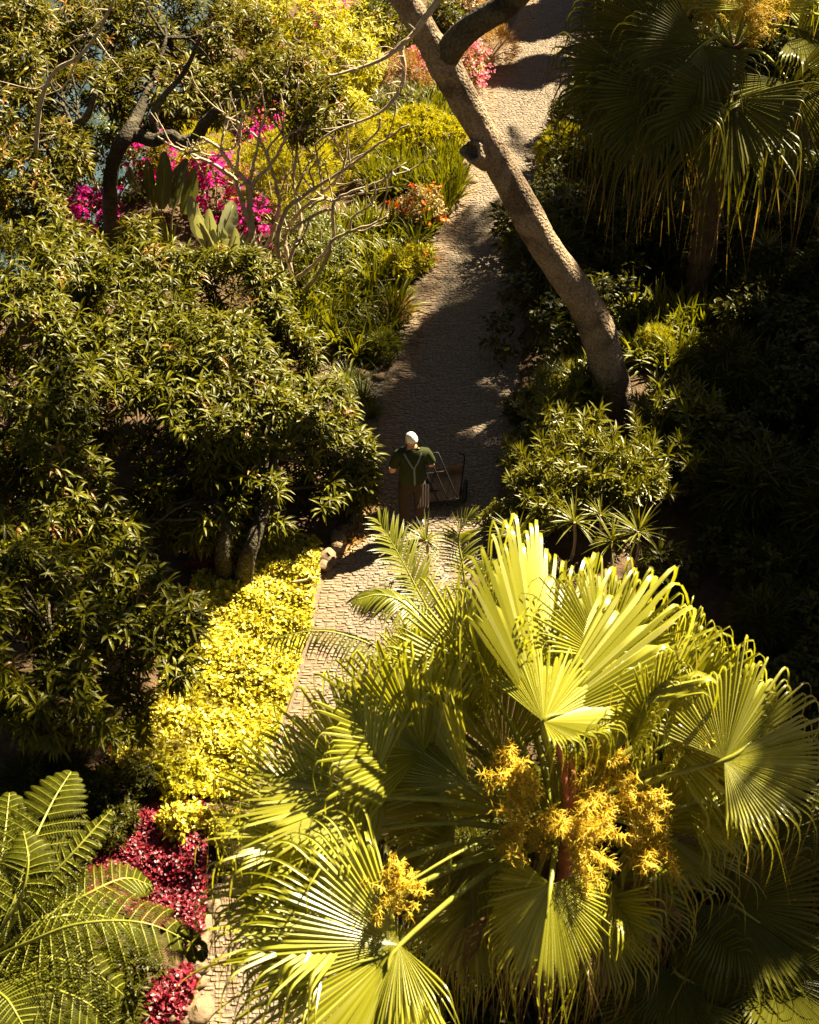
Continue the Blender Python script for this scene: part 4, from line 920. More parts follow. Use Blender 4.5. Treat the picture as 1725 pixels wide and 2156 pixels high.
# ------------------------------------------------------------------ fan palms
def fan_blade(geo, hub, axis, nrm, Rr, rng, spread=150, nseg=56, hang=1.0, fold=30.0, split=.60, bend0=.74, recurve=.30):
    """costapalmate blade: two halves folded along the costa, fused pleats, then narrow tips that snap over and hang"""
    axis = unit(axis); side = unit(np.cross(axis, nrm)); nr = np.cross(side, axis); F = RAD(fold)
    a = np.linspace(-RAD(spread), RAD(spread), nseg); da = a[1] - a[0]
    a = a + rng.normal(0, da * .07, nseg); sa, ca = np.sin(a), np.cos(a); sg = np.where(a < 0, -1.0, 1.0)
    half = side[None] * (sg * math.cos(F))[:, None] + nr[None] * math.sin(F)
    rad = ca[:, None] * axis + np.abs(sa)[:, None] * half
    tan = sg[:, None] * (-sa[:, None] * axis + (ca * sg)[:, None] * half)
    N = unit(np.cross(tan, rad)); N = np.where((N @ nr)[:, None] < 0, -N, N)
    LR = Rr * (.68 + .32 * np.cos(a * .5) ** 2) * rng.uniform(.86, 1.07, nseg)
    st = np.array([.012, .08, .2, .34, .48, .6, .66, .71, .75, .79, .83, .88, .95, 1.04, 1.14, 1.26, 1.4, 1.56])
    b0 = bend0 + rng.normal(0, .055, nseg) - .14 * (rng.random(nseg) < .2); wr = rng.uniform(.62, 1.0, nseg); old = rng.random(nseg); down = np.array([0, 0, -1.0]) + rng.normal(0, .12, (nseg, 3))
    c = hub + rad * (st[0] * LR)[:, None]; d = rad.copy(); rows = []; w0 = math.tan(da / 2) * LR
    tl = rng.uniform(.85, 1.15, nseg)
    for j, s in enumerate(st):
        if s <= split: w = w0 * s * 1.0; pl = .75
        else:
            f = (s - split) / (1.56 - split); w = w0 * split * np.maximum(.05, (1 - f) ** 1.6) * .92 * (1 - (1 - wr) * min(1, f * 4)); pl = .75
        sd = unit(tan - d * np.sum(tan * d, 1)[:, None] + 1e-6); nn = np.cross(d, sd); nn = np.where((np.sum(nn * N, 1) < 0)[:, None], -nn, nn) if s < .7 else nn
        rows.append(np.stack([c - sd * w[:, None] - nn * (w * pl * .5)[:, None], c + nn * (w * pl * .5)[:, None], c + sd * w[:, None] - nn * (w * pl * .5)[:, None]], 1))
        if j < len(st) - 1:
            q = np.clip((s - b0) / .07, 0, 1) * hang * np.where(s > b0, 1, 0)
            rc = recurve * (st[j + 1] - s) * np.maximum(0, ca)
            d = unit(d * (1 - .75 * q)[:, None] + down * (.75 * q)[:, None] - nr * rc[:, None] + np.array([0, 0, -.015]))
            c = c + d * (LR * (st[j + 1] - s) * (tl if s > .7 else 1))[:, None]
    A = np.stack(rows, 1); S = len(st); f = np.array([[j * 2, j * 2 + 1, j * 2 + 3, j * 2 + 2] for j in range(S - 1)])
    for k in (0, 1):                                                    # each pleat half is its own strip: crisp ridges
        geo.age.append(np.repeat(np.clip((st[None] - .55) * 1.1 * (.25 + old[:, None]), 0, 1), 2, axis=1).ravel())
        geo.add(A[:, :, k:k + 2].reshape(-1, 3), (f[None] + (np.arange(nseg) * S * 2)[:, None, None]).reshape(-1, 4))

def frond_spec(root, crown, spec, rng, mat='palm'):
    hx, hy, ht, tx, ty, tt, roll, spread, hang, cup = spec
    up = ty < hy - 60; back = rng.random() < .62; tt = tt + ((.38 if back else -.22) if up else 0)
    hub = at(hx, hy, ht); tip = at(tx, ty, tt); axis = unit(tip - hub); Rr = np.linalg.norm(tip - hub) * ((1.16 if back else 1.3) if up else 1.36)
    view = unit(CP - hub); n0 = view * .7 + np.array([0, 0, .7]); n0 = unit(n0 - axis * np.dot(n0, axis)); s0 = np.cross(axis, n0)
    nrm = n0 * math.cos(RAD(roll)) + s0 * math.sin(RAD(roll))
    g = Geo(); fan_blade(g, hub, axis, nrm, Rr, rng, spread, int(spread / 150 * 42) * 2 + 4, hang, cup * 110, recurve=((.05 if back else -.28) if up else .30))
    fr = part('frond', g, M[mat], root)
    g = Geo(); mid = (crown + hub) / 2 + np.array([0, 0, .18]); tube(g, smooth_path([crown, mid, hub, hub + axis * Rr * .25], 16), np.concatenate([np.linspace(.034, .018, 12), np.linspace(.016, .006, 4)]), 7)
    part('petiole', g, M['petiole'], fr)

def panicle(root, c, rng, n=170, size=.4, mat='gold'):
    """arching branched flower panicle: stem ending in a cloud of crooked strands"""
    g = Geo(); st = []
    for k in range(16):
        d = unit(rng.normal(0, 1, 3) + [0, -.2, .5]); q = [c]
        for j in range(6): d = unit(d + rng.normal(0, .22, 3) + [0, 0, -.20]); q.append(q[-1] + d * size * .19)
        q = smooth_path(q, 16); tube(g, q, np.linspace(.008, .003, 16), 5, False); st += list(q[3:])
    for i in range(int(n * 5)):
        s = st[rng.integers(len(st))]; d = unit(rng.normal(0, 1, 3) + [0, -.1, .1]); q = [s]
        for j in range(4):
            d = unit(d + rng.normal(0, .40, 3) + [0, 0, -.25]); q.append(q[-1] + d * size * .075)
        leaves_path(g, np.array(q), .0032 * rng.uniform(.7, 1.3))
    part('flower_panicle', g, M[mat], root)
def leaves_path(g, q, r):
    n = len(q); tg = unit(np.gradient(q, axis=0)); a = unit(np.cross(tg, [0.31, .2, .9])); b = np.cross(tg, a); w = r * np.array([1, 1.1, 1, .8, .4])[:n, None]
    V = np.stack([q + a * w, q - a * w * .5 + b * w * .87, q - a * w * .5 - b * w * .87], 1).reshape(-1, 3)
    g.add(V, [[i * 3 + k, i * 3 + (k + 1) % 3, (i + 1) * 3 + (k + 1) % 3, (i + 1) * 3 + k] for i in range(n - 1) for k in range(3)])

def fan_palm_front():
    rng = rs(71); crown = at(1175, 1760, 12.2); b = np.array([crown[0], crown[1] + .1, 0]); t = thing('fan_palm', 'big sunlit fan palm with drooping leaf tips and golden flower strands', 'palm', b)
    g = Geo(); n = 40; P = smooth_path([b - [0, 0, .1], b + [.03, 0, 1.2], crown + [0, 0, -.1]], n); tube(g, P, .17 + .02 * np.sin(np.arange(n) * 2.1), 18, True, rng, .06); part('trunk', g, M['fibre'], t)
    S = [ # hub x,y,depth   tip x,y,depth   roll spread hang cup
        (1018, 1430, 12.3, 965, 1195, 12.1, -25, 75, .9, .35),
        (1140, 1520, 11.9, 1185, 1120, 12.6, 20, 80, .9, .4),
        (1145, 1520, 11.6, 1300, 1455, 11.6, -15, 120, .75, .3),
        (1270, 1385, 12.4, 1285, 1165, 12.3, 10, 95, .95, .35),
        (1375, 1540, 12.0, 1525, 1330, 12.2, 40, 110, 1.0, .3),
        (1325, 1545, 11.7, 1340, 1440, 11.5, -35, 150, .7, .2),
        (1525, 1600, 11.7, 1720, 1470, 11.5, 15, 125, .65, .22),
        (1450, 1590, 12.3, 1560, 1500, 12.5, 30, 130, 1.0, .3),
        (890, 1585, 12.1, 690, 1415, 12.2, -12, 80, 1.0, .3),
        (960, 1560, 12.6, 870, 1345, 12.9, -30, 75, .9, .35),
        (985, 1650, 11.9, 830, 1450, 12.0, -40, 70, 1.0, .35),
        (1060, 1600, 12.5, 1030, 1300, 12.9, 15, 60, 1.0, .35),
        (1085, 1430, 12.9, 1095, 1240, 13.1, 10, 130, .8, .25),
        (776, 1676, 11.8, 505, 1590, 11.7, 0, 100, 1.0, .28),
        (765, 1930, 11.5, 445, 1850, 11.4, 15, 85, .6, .25),
        (842, 1990, 11.1, 560, 2110, 10.7, -15, 95, .35, .12),
        (842, 1990, 11.05, 760, 2160, 10.7, 25, 70, .3, .12),
        (1160, 1862, 11.1, 1130, 2080, 10.75, 0, 120, 1.0, -.38),
        (960, 1730, 12.3, 800, 1800, 12.5, 10, 90, 1.0, .3),
        (1370, 1740, 12.4, 1560, 1790, 12.3, 0, 120, .9, .3),
        (700, 1760, 11.9, 470, 1700, 11.9, 10, 70, 1.0, .35), (720, 1850, 11.7, 480, 1930, 11.5, 10, 60, .9, .3), (690, 1970, 11.3, 520, 2060, 11.1, 0, 60, .9, .3),
        (1000, 1800, 12.4, 900, 1950, 12.2, 0, 90, 1.0, .4), (1300, 1850, 12.2, 1420, 1960, 12.0, 0, 100, 1.0, .4), (1250, 1900, 12.1, 1270, 2080, 11.9, 0, 100, 1.0, .4),
        (1000, 1900, 12.1, 980, 2080, 11.8, 10, 90, 1.0, .4), (1450, 1700, 12.2, 1600, 1650, 12.3, 20, 100, 1.0, .4), (1080, 1720, 12.6, 950, 1620, 12.8, 0, 80, 1.0, .4),
        (1250, 1480, 12.8, 1350, 1300, 13.1, 20, 75, 1.0, .45), (1180, 1420, 13.0, 1150, 1205, 13.3, -10, 70, 1.0, .45), (930, 1700, 12.2, 760, 1560, 12.4, -15, 80, 1.0, .4),
        (1400, 1450, 12.6, 1470, 1290, 12.9, 20, 80, 1.0, .45), (880, 1480, 12.9, 770, 1400, 13.1, -10, 80, 1.0, .4), (900, 1420, 13.0, 860, 1300, 13.2, -20, 70, 1.0, .45),
    ]
    for s in S: frond_spec(t, crown, s, rng)
    for s in [(1120, 1880, 12.1, 1080, 2060, 12.3, 0, 80, 1.0, .5), (1230, 1860, 12.3, 1330, 2030, 12.4, 0, 80, 1.0, .5), (1040, 1820, 12.5, 930, 1960, 12.6, 0, 80, 1.0, .5), (1330, 1800, 12.5, 1450, 1900, 12.6, 0, 80, 1.0, .5)]: frond_spec(t, crown, s, rng, 'dead')
    for (x, y, d, n, sz) in [(1080, 1625, 11.5, 240, .27), (1095, 1740, 11.5, 280, .30), (1215, 1775, 11.3, 340, .36), (1310, 1690, 11.6, 260, .32), (830, 1875, 11.1, 150, .24), (1470, 1540, 12.0, 260, .32), (1270, 1600, 11.8, 220, .30), (1390, 1770, 11.9, 220, .32)]:
        c = at(x, y, d); panicle(t, c, rng, n, sz)
        g = Geo(); tube(g, smooth_path([crown, (crown + c) / 2 + [0, 0, .25], c], 14), np.linspace(.022, .010, 14), 6); part('panicle_stalk', g, M['petiole'], t)
    for L in ([(1185, 1860), (1195, 1720), (1185, 1610), (1170, 1545)], [(1200, 1700), (1208, 1640), (1200, 1600)]):
        W = [at(x, y, 11.75) for x, y in L]; g = Geo(); tube(g, smooth_path(W, 20), np.linspace(.05, .022, 20), 9, True, rng, .12); part('sheath', g, M['sheath'], t)
    for (x, y) in [(1140, 1920)]:
        c = at(x, y, 11.5); g = Geo(); leaves(g, c + rng.normal(0, .05, (7, 3)), rng.normal(0, 1, (7, 3)), [0, 0, 1], .22, .05, .6, 3, .4); part('sheath', g, M['sheath'], t)
fan_palm_front()

def fan_palm_dark():
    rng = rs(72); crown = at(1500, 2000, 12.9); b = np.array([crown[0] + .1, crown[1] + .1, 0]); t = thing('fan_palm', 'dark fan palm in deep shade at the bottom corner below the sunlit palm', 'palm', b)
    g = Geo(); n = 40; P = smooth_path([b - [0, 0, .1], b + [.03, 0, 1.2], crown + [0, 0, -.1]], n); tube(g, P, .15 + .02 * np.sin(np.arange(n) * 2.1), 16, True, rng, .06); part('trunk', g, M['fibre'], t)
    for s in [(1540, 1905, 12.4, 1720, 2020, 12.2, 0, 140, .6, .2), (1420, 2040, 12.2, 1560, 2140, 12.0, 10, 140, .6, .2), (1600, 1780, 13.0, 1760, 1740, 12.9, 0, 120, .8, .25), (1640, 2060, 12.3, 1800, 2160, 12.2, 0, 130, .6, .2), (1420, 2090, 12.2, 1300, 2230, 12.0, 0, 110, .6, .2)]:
        frond_spec(t, crown, s, rng, 'palm_shade')
fan_palm_dark()

def fan_palm_far():
    rng = rs(73); y0 = 21.0; crown = aty(1545, 105, y0); b = gnd(1562, 655); b = np.array([crown[0], y0, 0]); t = thing('fan_palm', 'tall fan palm on a thick dark trunk beyond the shaded undergrowth', 'palm', b)
    g = Geo(); n = 60; P = smooth_path([b - [0, 0, .1], (b + crown) / 2, crown + [0, 0, .1]], n); tube(g, P, .21 + .02 * np.sin(np.arange(n) * 1.7), 18, True, rng, .06); part('trunk', g, M['fibre'], t)
    d0 = aty(1545, 105, y0); D = (d0 - CP) @ CF
    for s in [(1400, 75, D - .3, 1225, 100, D - .4, 0, 90, .9, .28), (1330, 150, D - .5, 1215, 260, D - .6, 0, 80, .8, .25), (1480, 95, D - .9, 1370, 190, D - 1.2, 0, 100, .8, .25), (1590, 20, D - .2, 1600, -150, D - .2, 0, 110, .9, .3),
              (1680, 60, D - .4, 1840, 110, D - .5, 0, 100, .9, .3), (1660, 170, D - .9, 1740, 330, D - 1.2, 0, 110, .8, .25), (1460, 10, D + .2, 1330, -100, D + .3, 0, 100, .9, .3), (1540, 210, D - 1.2, 1480, 380, D - 1.4, 0, 110, .8, .25),
              (1410, 200, D - .9, 1300, 330, D - 1.1, 10, 90, .8, .25), (1640, 0, D + .3, 1780, -100, D + .4, 0, 100, .9, .3)]:
        frond_spec(t, crown, s, rng, 'palm' if s[4] < 0 else 'palm_shade')  # top fronds take the sunlit leaf colour, the rest the painted shade
    for (x, y, d, n, sz) in [(1580, 20, D - .5, 240, .5), (1490, 15, D - .3, 120, .4)]:
        c = at(x, y, d); panicle(t, c, rng, n, sz)
        g = Geo(); tube(g, smooth_path([crown, (crown + c) / 2 + [0, 0, .3], c], 14), np.linspace(.022, .010, 14), 6); part('panicle_stalk', g, M['petiole'], t)
fan_palm_far()

# ------------------------------------------------------------------ feather palms
def feather_frond(root, W, rng, L=.45, lw=.026, n=38, ang=(62, 28), lift=.25, droop=.8):
    P = smooth_path(W, 60); tg = unit(np.gradient(P, axis=0)); up = np.array([0, 0, 1.0]); g = Geo()
    s = np.linspace(.12, .995, n); idx = s * 59; i0 = np.minimum(idx.astype(int), 58); f = (idx - i0)[:, None]
    pos = P[i0] * (1 - f) + P[i0 + 1] * f; t = tg[i0]; sd = unit(np.cross(t, up + 1e-3)); nr = np.cross(sd, t)
    LL = L * np.sin(np.pi * (.18 + .74 * s)) ** .7; an = np.radians(np.interp(s, [0, 1], ang))
    for sg in (-1, 1):
        E = t * np.cos(an)[:, None] + sg * sd * np.sin(an)[:, None] + nr * lift + rng.normal(0, .05, (n, 3))
        leaves(g, pos, E, nr - sg * sd * .4, LL * rng.uniform(.9, 1.08, n), lw, droop, 5, .3, [.5, 1, 1, .8, .45, .04])
    fr = part('frond', g, M['areca'], root); g = Geo(); tube(g, P, np.linspace(.018, .004, 60), 6); part('midrib', g, M['petiole'], fr)
def feather_palms():
    rng = rs(81); c = at(905, 1400, 15.6); b = np.array([c[0], c[1], 0]); t = thing('feather_palm', 'young feather palm arching over the path behind the big fan palm', 'palm', b)
    g = Geo(); tube(g, smooth_path([b, (b + c) / 2, c], 16), np.linspace(.06, .045, 16), 12, True, rng, .04); part('trunk', g, M['petiole'], t)
    pts = lambda L: [c] + [at(*p) for p in L]
    feather_frond(t, pts([(905, 1300, 15.6), (875, 1235, 15.6), (838, 1165, 15.5), (798, 1098, 15.4)]), rng, .50, .028)
    feather_frond(t, pts([(890, 1320, 15.4), (850, 1270, 15.2), (800, 1252, 15.1), (752, 1262, 15.0)]), rng, .42, .026, lift=-.1, droop=1.3)
    feather_frond(t, pts([(830, 1385, 15.2), (760, 1348, 15.0), (670, 1328, 14.9), (570, 1345, 14.8)]), rng, .42, .024, lift=-.35, droop=1.5, ang=(75, 45))
    feather_frond(t, pts([(960, 1330, 15.6), (1010, 1280, 15.6), (1050, 1260, 15.5)]), rng, .4, .026)
    c2 = at(980, 1235, 16.6); b2 = np.array([c2[0], c2[1], 0]); t2 = thing('feather_palm', 'single upright feather palm frond standing between two spiky rosettes', 'palm', b2)
    g = Geo(); tube(g, smooth_path([b2, c2], 8), .03, 8); part('trunk', g, M['petiole'], t2); c = c2
    feather_frond(t2, pts([(974, 1185, 16.6), (966, 1140, 16.6), (972, 1112, 16.5), (1000, 1085, 16.4)]), rng, .34, .026, 26)
    feather_frond(t2, pts([(1000, 1210, 16.4), (1040, 1190, 16.3)]), rng, .25, .022, 18)
feather_palms()

# ------------------------------------------------------------------ tree fern
def fern_frond(root, W, rng, PL_=.42, n=22, hangp=.5, lw=.013):
    P = smooth_path(W, 70); tg = unit(np.gradient(P, axis=0)); up = np.array([0, 0, 1.0]); g = Geo(); st = Geo()
    for k in range(n):
        s = .10 + .88 * (k / (n - 1)) ** .95; i = min(68, int(s * 69)); p = P[i]; t = tg[i]; sd = unit(np.cross(t, up)); nr = np.cross(sd, t)
        Lk = PL_ * (math.sin(math.pi * (.22 + .76 * s)) ** .8) * rng.uniform(.93, 1.05)
        for sg in (-1, 1):
            m = 17; e = unit(t * .42 + sg * sd + nr * .15); q = [p]; hg = hangp * (rng.uniform(.8, 1.2))
            for j in range(m):
                e = unit(e + np.array([0, 0, -1.0]) * hg * 2.0 / m * (j / m + .25)); q.append(q[-1] + e * Lk / m)
            q = np.array(q); te = unit(np.gradient(q, axis=0)); fs = unit(np.cross(te, nr)); fn = np.cross(fs, te)
            u = np.arange(1, m + 1) / m; ll = .052 * PL_ / .42 * np.minimum(1, 1.25 * (1 - u) ** .55 + .12)
            for s2 in (-1, 1):
                leaves(g, q[1:], te[1:] * .35 + s2 * fs[1:] - fn[1:] * .15, fn[1:], ll, lw, .35, 2, None, [.9, 1, .25])
            leaves_path(st, q[::4][:5], .004)
    fr = part('frond', g, M['fern'], root); tube(st, P, np.linspace(.022, .004, 70), 7); part('midrib', st, M['petiole'], fr)
def tree_fern():
    rng = rs(91); c = at(-25, 2025, 12.2); b = np.array([c[0], c[1], 0]); t = thing('tree_fern', 'tree fern spreading finely divided fronds in the bottom corner beside the red bed', 'fern', b)
    g = Geo(); tube(g, smooth_path([b - [0, 0, .1], (b + c) / 2 + [.03, 0, 0], c], 30), .11 + .012 * np.sin(np.arange(30) * 2.2), 16, True, rng, .08); part('trunk', g, M['fibre'], t)
    for L, pl, hp in [([(60, 1900, 12.0), (150, 1800, 12.0), (235, 1705, 12.2)], .26, 1.1), ([(20, 1930, 12.2), (60, 1800, 12.5), (110, 1690, 12.9), (150, 1625, 13.2)], .44, .35),
                      ([(70, 1950, 11.9), (170, 1890, 11.9), (260, 1850, 12.1), (320, 1865, 12.3)], .34, .5), ([(60, 1985, 11.6), (170, 1945, 11.4), (310, 1945, 11.4), (440, 2005, 11.6)], .50, 1.05),
                      ([(20, 2060, 11.7), (90, 2075, 11.4), (180, 2110, 11.3), (260, 2175, 11.4)], .40, .5), ([(-10, 2080, 11.5), (20, 2110, 11.2), (60, 2180, 11.1)], .40, .4), ([(-40, 1930, 12.2), (-60, 1800, 12.6), (-80, 1700, 12.9)], .40, .5), ([(-60, 2050, 12), (-160, 2060, 12), (-260, 2120, 12)], .4, .6), ([(20, 2030, 11.9), (100, 2015, 11.8), (200, 2050, 11.8), (290, 2120, 12)], .36, .7), ([(-10, 1900, 12.3), (10, 1760, 12.8), (20, 1670, 13.1)], .40, .5), ([(0, 1960, 11.8), (40, 1900, 11.5), (60, 1820, 11.5), (50, 1750, 11.7)], .34, .6), ([(10, 2090, 11.9), (120, 2140, 11.9), (230, 2230, 12.1)], .42, .6), ([(30, 1970, 12.2), (120, 1930, 12.4), (220, 1930, 12.7), (300, 1960, 13.1)], .36, .8)]:
        fern_frond(t, [c] + [at(*p) for p in L], rng, pl * 1.12, 18, hp)
tree_fern()

# ------------------------------------------------------------------ the man and his cart
def plain(name, col, rough=.8, spec=.3, bump=0.0, bs=200):
    c2 = tuple(x * .8 for x in col); return noise_mat(name, [(.3, c2), (.7, col)], 9, 4, rough, bump, bs, .004, spec=spec)
SQ = .80
def skinned(name, chains, sub=2):
    """chains: list of [(x,y,z,r)...]; the first vertex of a later chain may equal an earlier joint"""
    vs = []; es = []; rr = []; key = {}
    for ch in chains:
        prev = None
        for x, y, z, r in ch:
            k = (round(x, 4), round(y, 4), round(z, 4))
            if k not in key: key[k] = len(vs); vs.append((x, y / SQ, z)); rr.append(r)
            i = key[k]
            if prev is not None and prev != i: es.append((prev, i))
            prev = i
    me = bpy.data.meshes.new(name); me.from_pydata(vs, es, []); o = bpy.data.objects.new(name, me); COL.objects.link(o)
    sk = o.modifiers.new('s', 'SKIN'); sk.use_smooth_shade = True; sk.branch_smoothing = .3
    for i, r in enumerate(rr): me.skin_vertices[0].data[i].radius = (r, r)
    me.skin_vertices[0].data[0].use_root = True
    if sub: m = o.modifiers.new('u', 'SUBSURF'); m.levels = sub; m.render_levels = sub
    dg = bpy.context.evaluated_depsgraph_get(); out = bpy.data.meshes.new_from_object(o.evaluated_get(dg)); bpy.data.objects.remove(o)
    for v in out.vertices: v.co.y *= SQ
    for p in out.polygons: p.use_smooth = True
    out.name = name; return out

def person():
    from mathutils.bvhtree import BVHTree
    b = gnd(868, 1108); t = thing('person', 'white-haired man in a dark green polo shirt and braces walking with a cart', 'person', b); t.rotation_euler = (0, 0, RAD(8)); t.scale = (1.02, .96, .90)
    B = [[(0, 0, .95, .12), (0, .0, 1.14, .12), (0, .01, 1.32, .135), (0, .02, 1.44, .09), (0, .03, 1.51, .062), (0, .05, 1.57, .068)]]
    B.append([(0, .02, 1.44, .09), (.17, .02, 1.425, .060), (.24, .0, 1.27, .052), (.262, .02, 1.14, .046), (.258, .12, 1.155, .040), (.250, .215, 1.18, .030), (.246, .265, 1.19, .034)])
    B.append([(0, .02, 1.44, .09), (-.17, .02, 1.425, .060), (-.235, .0, 1.26, .052), (-.262, .01, 1.10, .046), (-.26, .14, 1.06, .040), (-.225, .235, 1.045, .030), (-.215, .285, 1.04, .034)])
    for s in (1, -1):
        B.append([(0, 0, .95, .12), (s * .095, 0, .84, .10), (s * .105, .02 + .05 * s, .48, .062), (s * .11, -.02 + .06 * s, .10, .045), (s * .12, .10 + .06 * s, .045, .040), (s * .125, .17 + .06 * s, .035, .03)])
    skin = plain('skin', (.50, .24, .14), .55, .4)
    body = link('body', skinned('body', B), skin, t)
    # head: one surface with brow, nose, ears and jaw, turned slightly to the side
    g = Geo(); nu, nv = 36, 26; V = []; hc = np.array([-.005, .055, 1.635]); ya = RAD(24)
    for i in range(nv + 1):
        th = math.pi * i / nv
        for j in range(nu):
            a = 2 * math.pi * j / nu; d = np.array([math.sin(th) * math.cos(a), math.sin(th) * math.sin(a), math.cos(th)])
            r = np.array([.075, .095, .118]) * d
            if d[2] < -.1: r[0] *= 1 + .28 * d[2] + .1; r[1] *= (1 + .35 * (d[2] + .1)) if d[1] < 0 else 1 + .12 * d[2]
            f = math.exp(-((d[0] / .20) ** 2 + ((d[2] + .12) / .25) ** 2)) * max(0, d[1]); r[1] += .028 * f                     # nose
            r[1] += .008 * math.exp(-((abs(d[0]) - .0) / .5) ** 2 - ((d[2] - .22) / .12) ** 2) * max(0, d[1])                # brow
            r[1] -= .010 * math.exp(-((abs(d[0]) - .38) / .16) ** 2 - ((d[2] - .06) / .12) ** 2) * max(0, d[1])              # eye sockets
            r[1] += .007 * math.exp(-(d[0] / .3) ** 2 - ((d[2] + .5) / .08) ** 2) * max(0, d[1])                              # lips
            e = math.exp(-((d[1] + .05) / .16) ** 2 - ((d[2] + .02) / .26) ** 2); r[0] += .020 * e * np.sign(d[0]) if abs(d[0]) > .75 else 0   # ears
            V.append(r)
    V = np.array(V); V = np.stack([V[:, 0] * math.cos(ya) - V[:, 1] * math.sin(ya), V[:, 0] * math.sin(ya) + V[:, 1] * math.cos(ya), V[:, 2]], 1) + hc
    g.add(V, [[i * nu + j, (i + 1) * nu + j, (i + 1) * nu + (j + 1) % nu, i * nu + (j + 1) % nu] for i in range(nv) for j in range(nu)])
    head = link('head', g.mesh('head'), skin, t)
    g = Geo(); V = []; keep = []
    for i in range(nv + 1):
        th = math.pi * i / nv
        for j in range(nu):
            a = 2 * math.pi * j / nu; d = np.array([math.sin(th) * math.cos(a), math.sin(th) * math.sin(a), math.cos(th)])
            r = np.array([.079, .099, .123]) * d
            if d[2] < -.1: r[0] *= 1 + .2 * d[2] + .06; r[1] *= 1 + .22 * (d[2] + .1)
            V.append(r + 0); keep.append(d[2] > .55 or (d[1] < .35 and d[2] > .25) or (d[1] < -.15 and d[2] > -.12))
    V = np.array(V); V = V + unit(V) * rs(1).normal(0, .0016, (len(V), 1)); V = np.stack([V[:, 0] * math.cos(ya) - V[:, 1] * math.sin(ya), V[:, 0] * math.sin(ya) + V[:, 1] * math.cos(ya), V[:, 2]], 1) + hc
    g.add(V, [q for q in [[i * nu + j, (i + 1) * nu + j, (i + 1) * nu + (j + 1) % nu, i * nu + (j + 1) % nu] for i in range(nv) for j in range(nu)] if all(keep[k] for k in q)])
    hair = link('hair', g.mesh('hair'), plain('white_hair', (.86, .77, .63), .7, .3, .6, 300), head)
    # hands with five fingers
    for s, w, ax, curl in ((1, np.array([.246, .265, 1.19]), unit(np.array([-.1, .9, .3])), 1.0), (-1, np.array([-.215, .285, 1.04]), unit(np.array([.25, .9, -.2])), .6)):
        up = unit(np.array([s * .3, -.2, 1.0])); up = unit(up - ax * up.dot(ax)); sd = np.cross(ax, up) * s; ch = []
        for k, (o, l) in enumerate([(-.030, .062), (-.010, .074), (.010, .070), (.030, .056)]):
            p0 = w + sd * o + ax * .02; c1 = p0 + ax * .045; c2 = c1 + unit(ax * (1 - .6 * curl) - up * .9 * curl) * l * .5; c3 = c2 + unit(-ax * .4 * curl + ax * (1 - curl) - up) * l * .45
            ch.append([(*p0, .010), (*c1, .0095), (*c2, .0085), (*c3, .007)])
        p0 = w - sd * .034 - ax * .005; ch.append([(*p0, .012), (*(p0 - sd * .022 + ax * .025 - up * .01), .0105), (*(p0 - sd * .015 + ax * .05 - up * .03), .008)])
        root = [(*(w - ax * .03), .030), (*(w + ax * .025), .030)]
        link('hand', skinned('hand', [root] + [[root[1]] + c if i < 4 else [root[0]] + c for i, c in enumerate(ch)], 1), skin, body)
    # clothes
    S = [[(0, 0, .84, .180), (0, 0, .95, .196), (0, .0, 1.12, .202), (0, .01, 1.30, .200), (0, .02, 1.43, .135), (0, .027, 1.49, .088), (0, .03, 1.525, .078)],
         [(0, .02, 1.43, .135), (.18, .02, 1.42, .096), (.237, .0, 1.275, .080), (.258, .005, 1.19, .078)], [(0, .02, 1.43, .135), (-.18, .02, 1.42, .096), (-.234, .0, 1.27, .080), (-.256, .005, 1.17, .078)]]
    sm = skinned('shirt', S); shirt = link('shirt', sm, plain('green_polo', (.030, .034, .010), .9, .1, .3, 60), t)
    g = Geo(); a = np.linspace(0, 6.283, 25); tube(g, np.stack([.066 * np.cos(a), .028 + .062 * np.sin(a), 1.505 + .012 * np.sin(a)], 1), .014, 7); link('collar', g.mesh('collar'), sm.materials[0], shirt)
    T = [[(0, 0, 1.0, .160), (0, 0, .88, .172)]]
    for s in (1, -1): T.append([(0, 0, .88, .172), (s * .10, 0, .80, .118), (s * .108, .02 + .05 * s, .48, .088), (s * .112, -.02 + .06 * s, .16, .072), (s * .112, -.02 + .06 * s, .09, .075)])
    link('trousers', skinned('trousers', T), plain('brown_trousers', (.045, .030, .017), .9, .1, .3, 60), t)
    for s in (1, -1):
        g = Geo(); W = [(s * .112, -.06 + .06 * s, .045), (s * .115, .0 + .06 * s, .055), (s * .12, .10 + .06 * s, .045), (s * .125, .20 + .06 * s, .035)]
        tube(g, smooth_path(W, 12), np.interp(np.arange(12), [0, 2, 8, 11], [.038, .052, .046, .025]), 12); link('shoe', g.mesh('shoe'), plain('pale_blue_shoe', (.34, .38, .50), .6), t)
    bv = BVHTree.FromPolygons([v.co for v in sm.vertices], [p.vertices[:] for p in sm.polygons]); bm = plain('grey_blue_strap', (.16, .18, .19), .7)
    def strap(P2):
        g = Geo(); Q = smooth_path([(x, 0, z) for x, z in P2], 26); row = []
        for x, _, z in Q:
            for dx in (-.012, .012):
                h = bv.ray_cast(Vector((x + dx, -1, z)), Vector((0, 1, 0)))[0]; row.append((x + dx, (h.y if h else -.05) - .007, z))
        g.add(row, [[2 * i, 2 * i + 1, 2 * i + 3, 2 * i + 2] for i in range(25)]); link('brace_strap', g.mesh('brace_strap'), bm, shirt)
    strap([(-.115, 1.475), (-.05, 1.34), (-.004, 1.24)]); strap([(.115, 1.475), (.06, 1.34), (.012, 1.24), (.012, 1.1), (.015, .93)])
    return b
MAN = person()
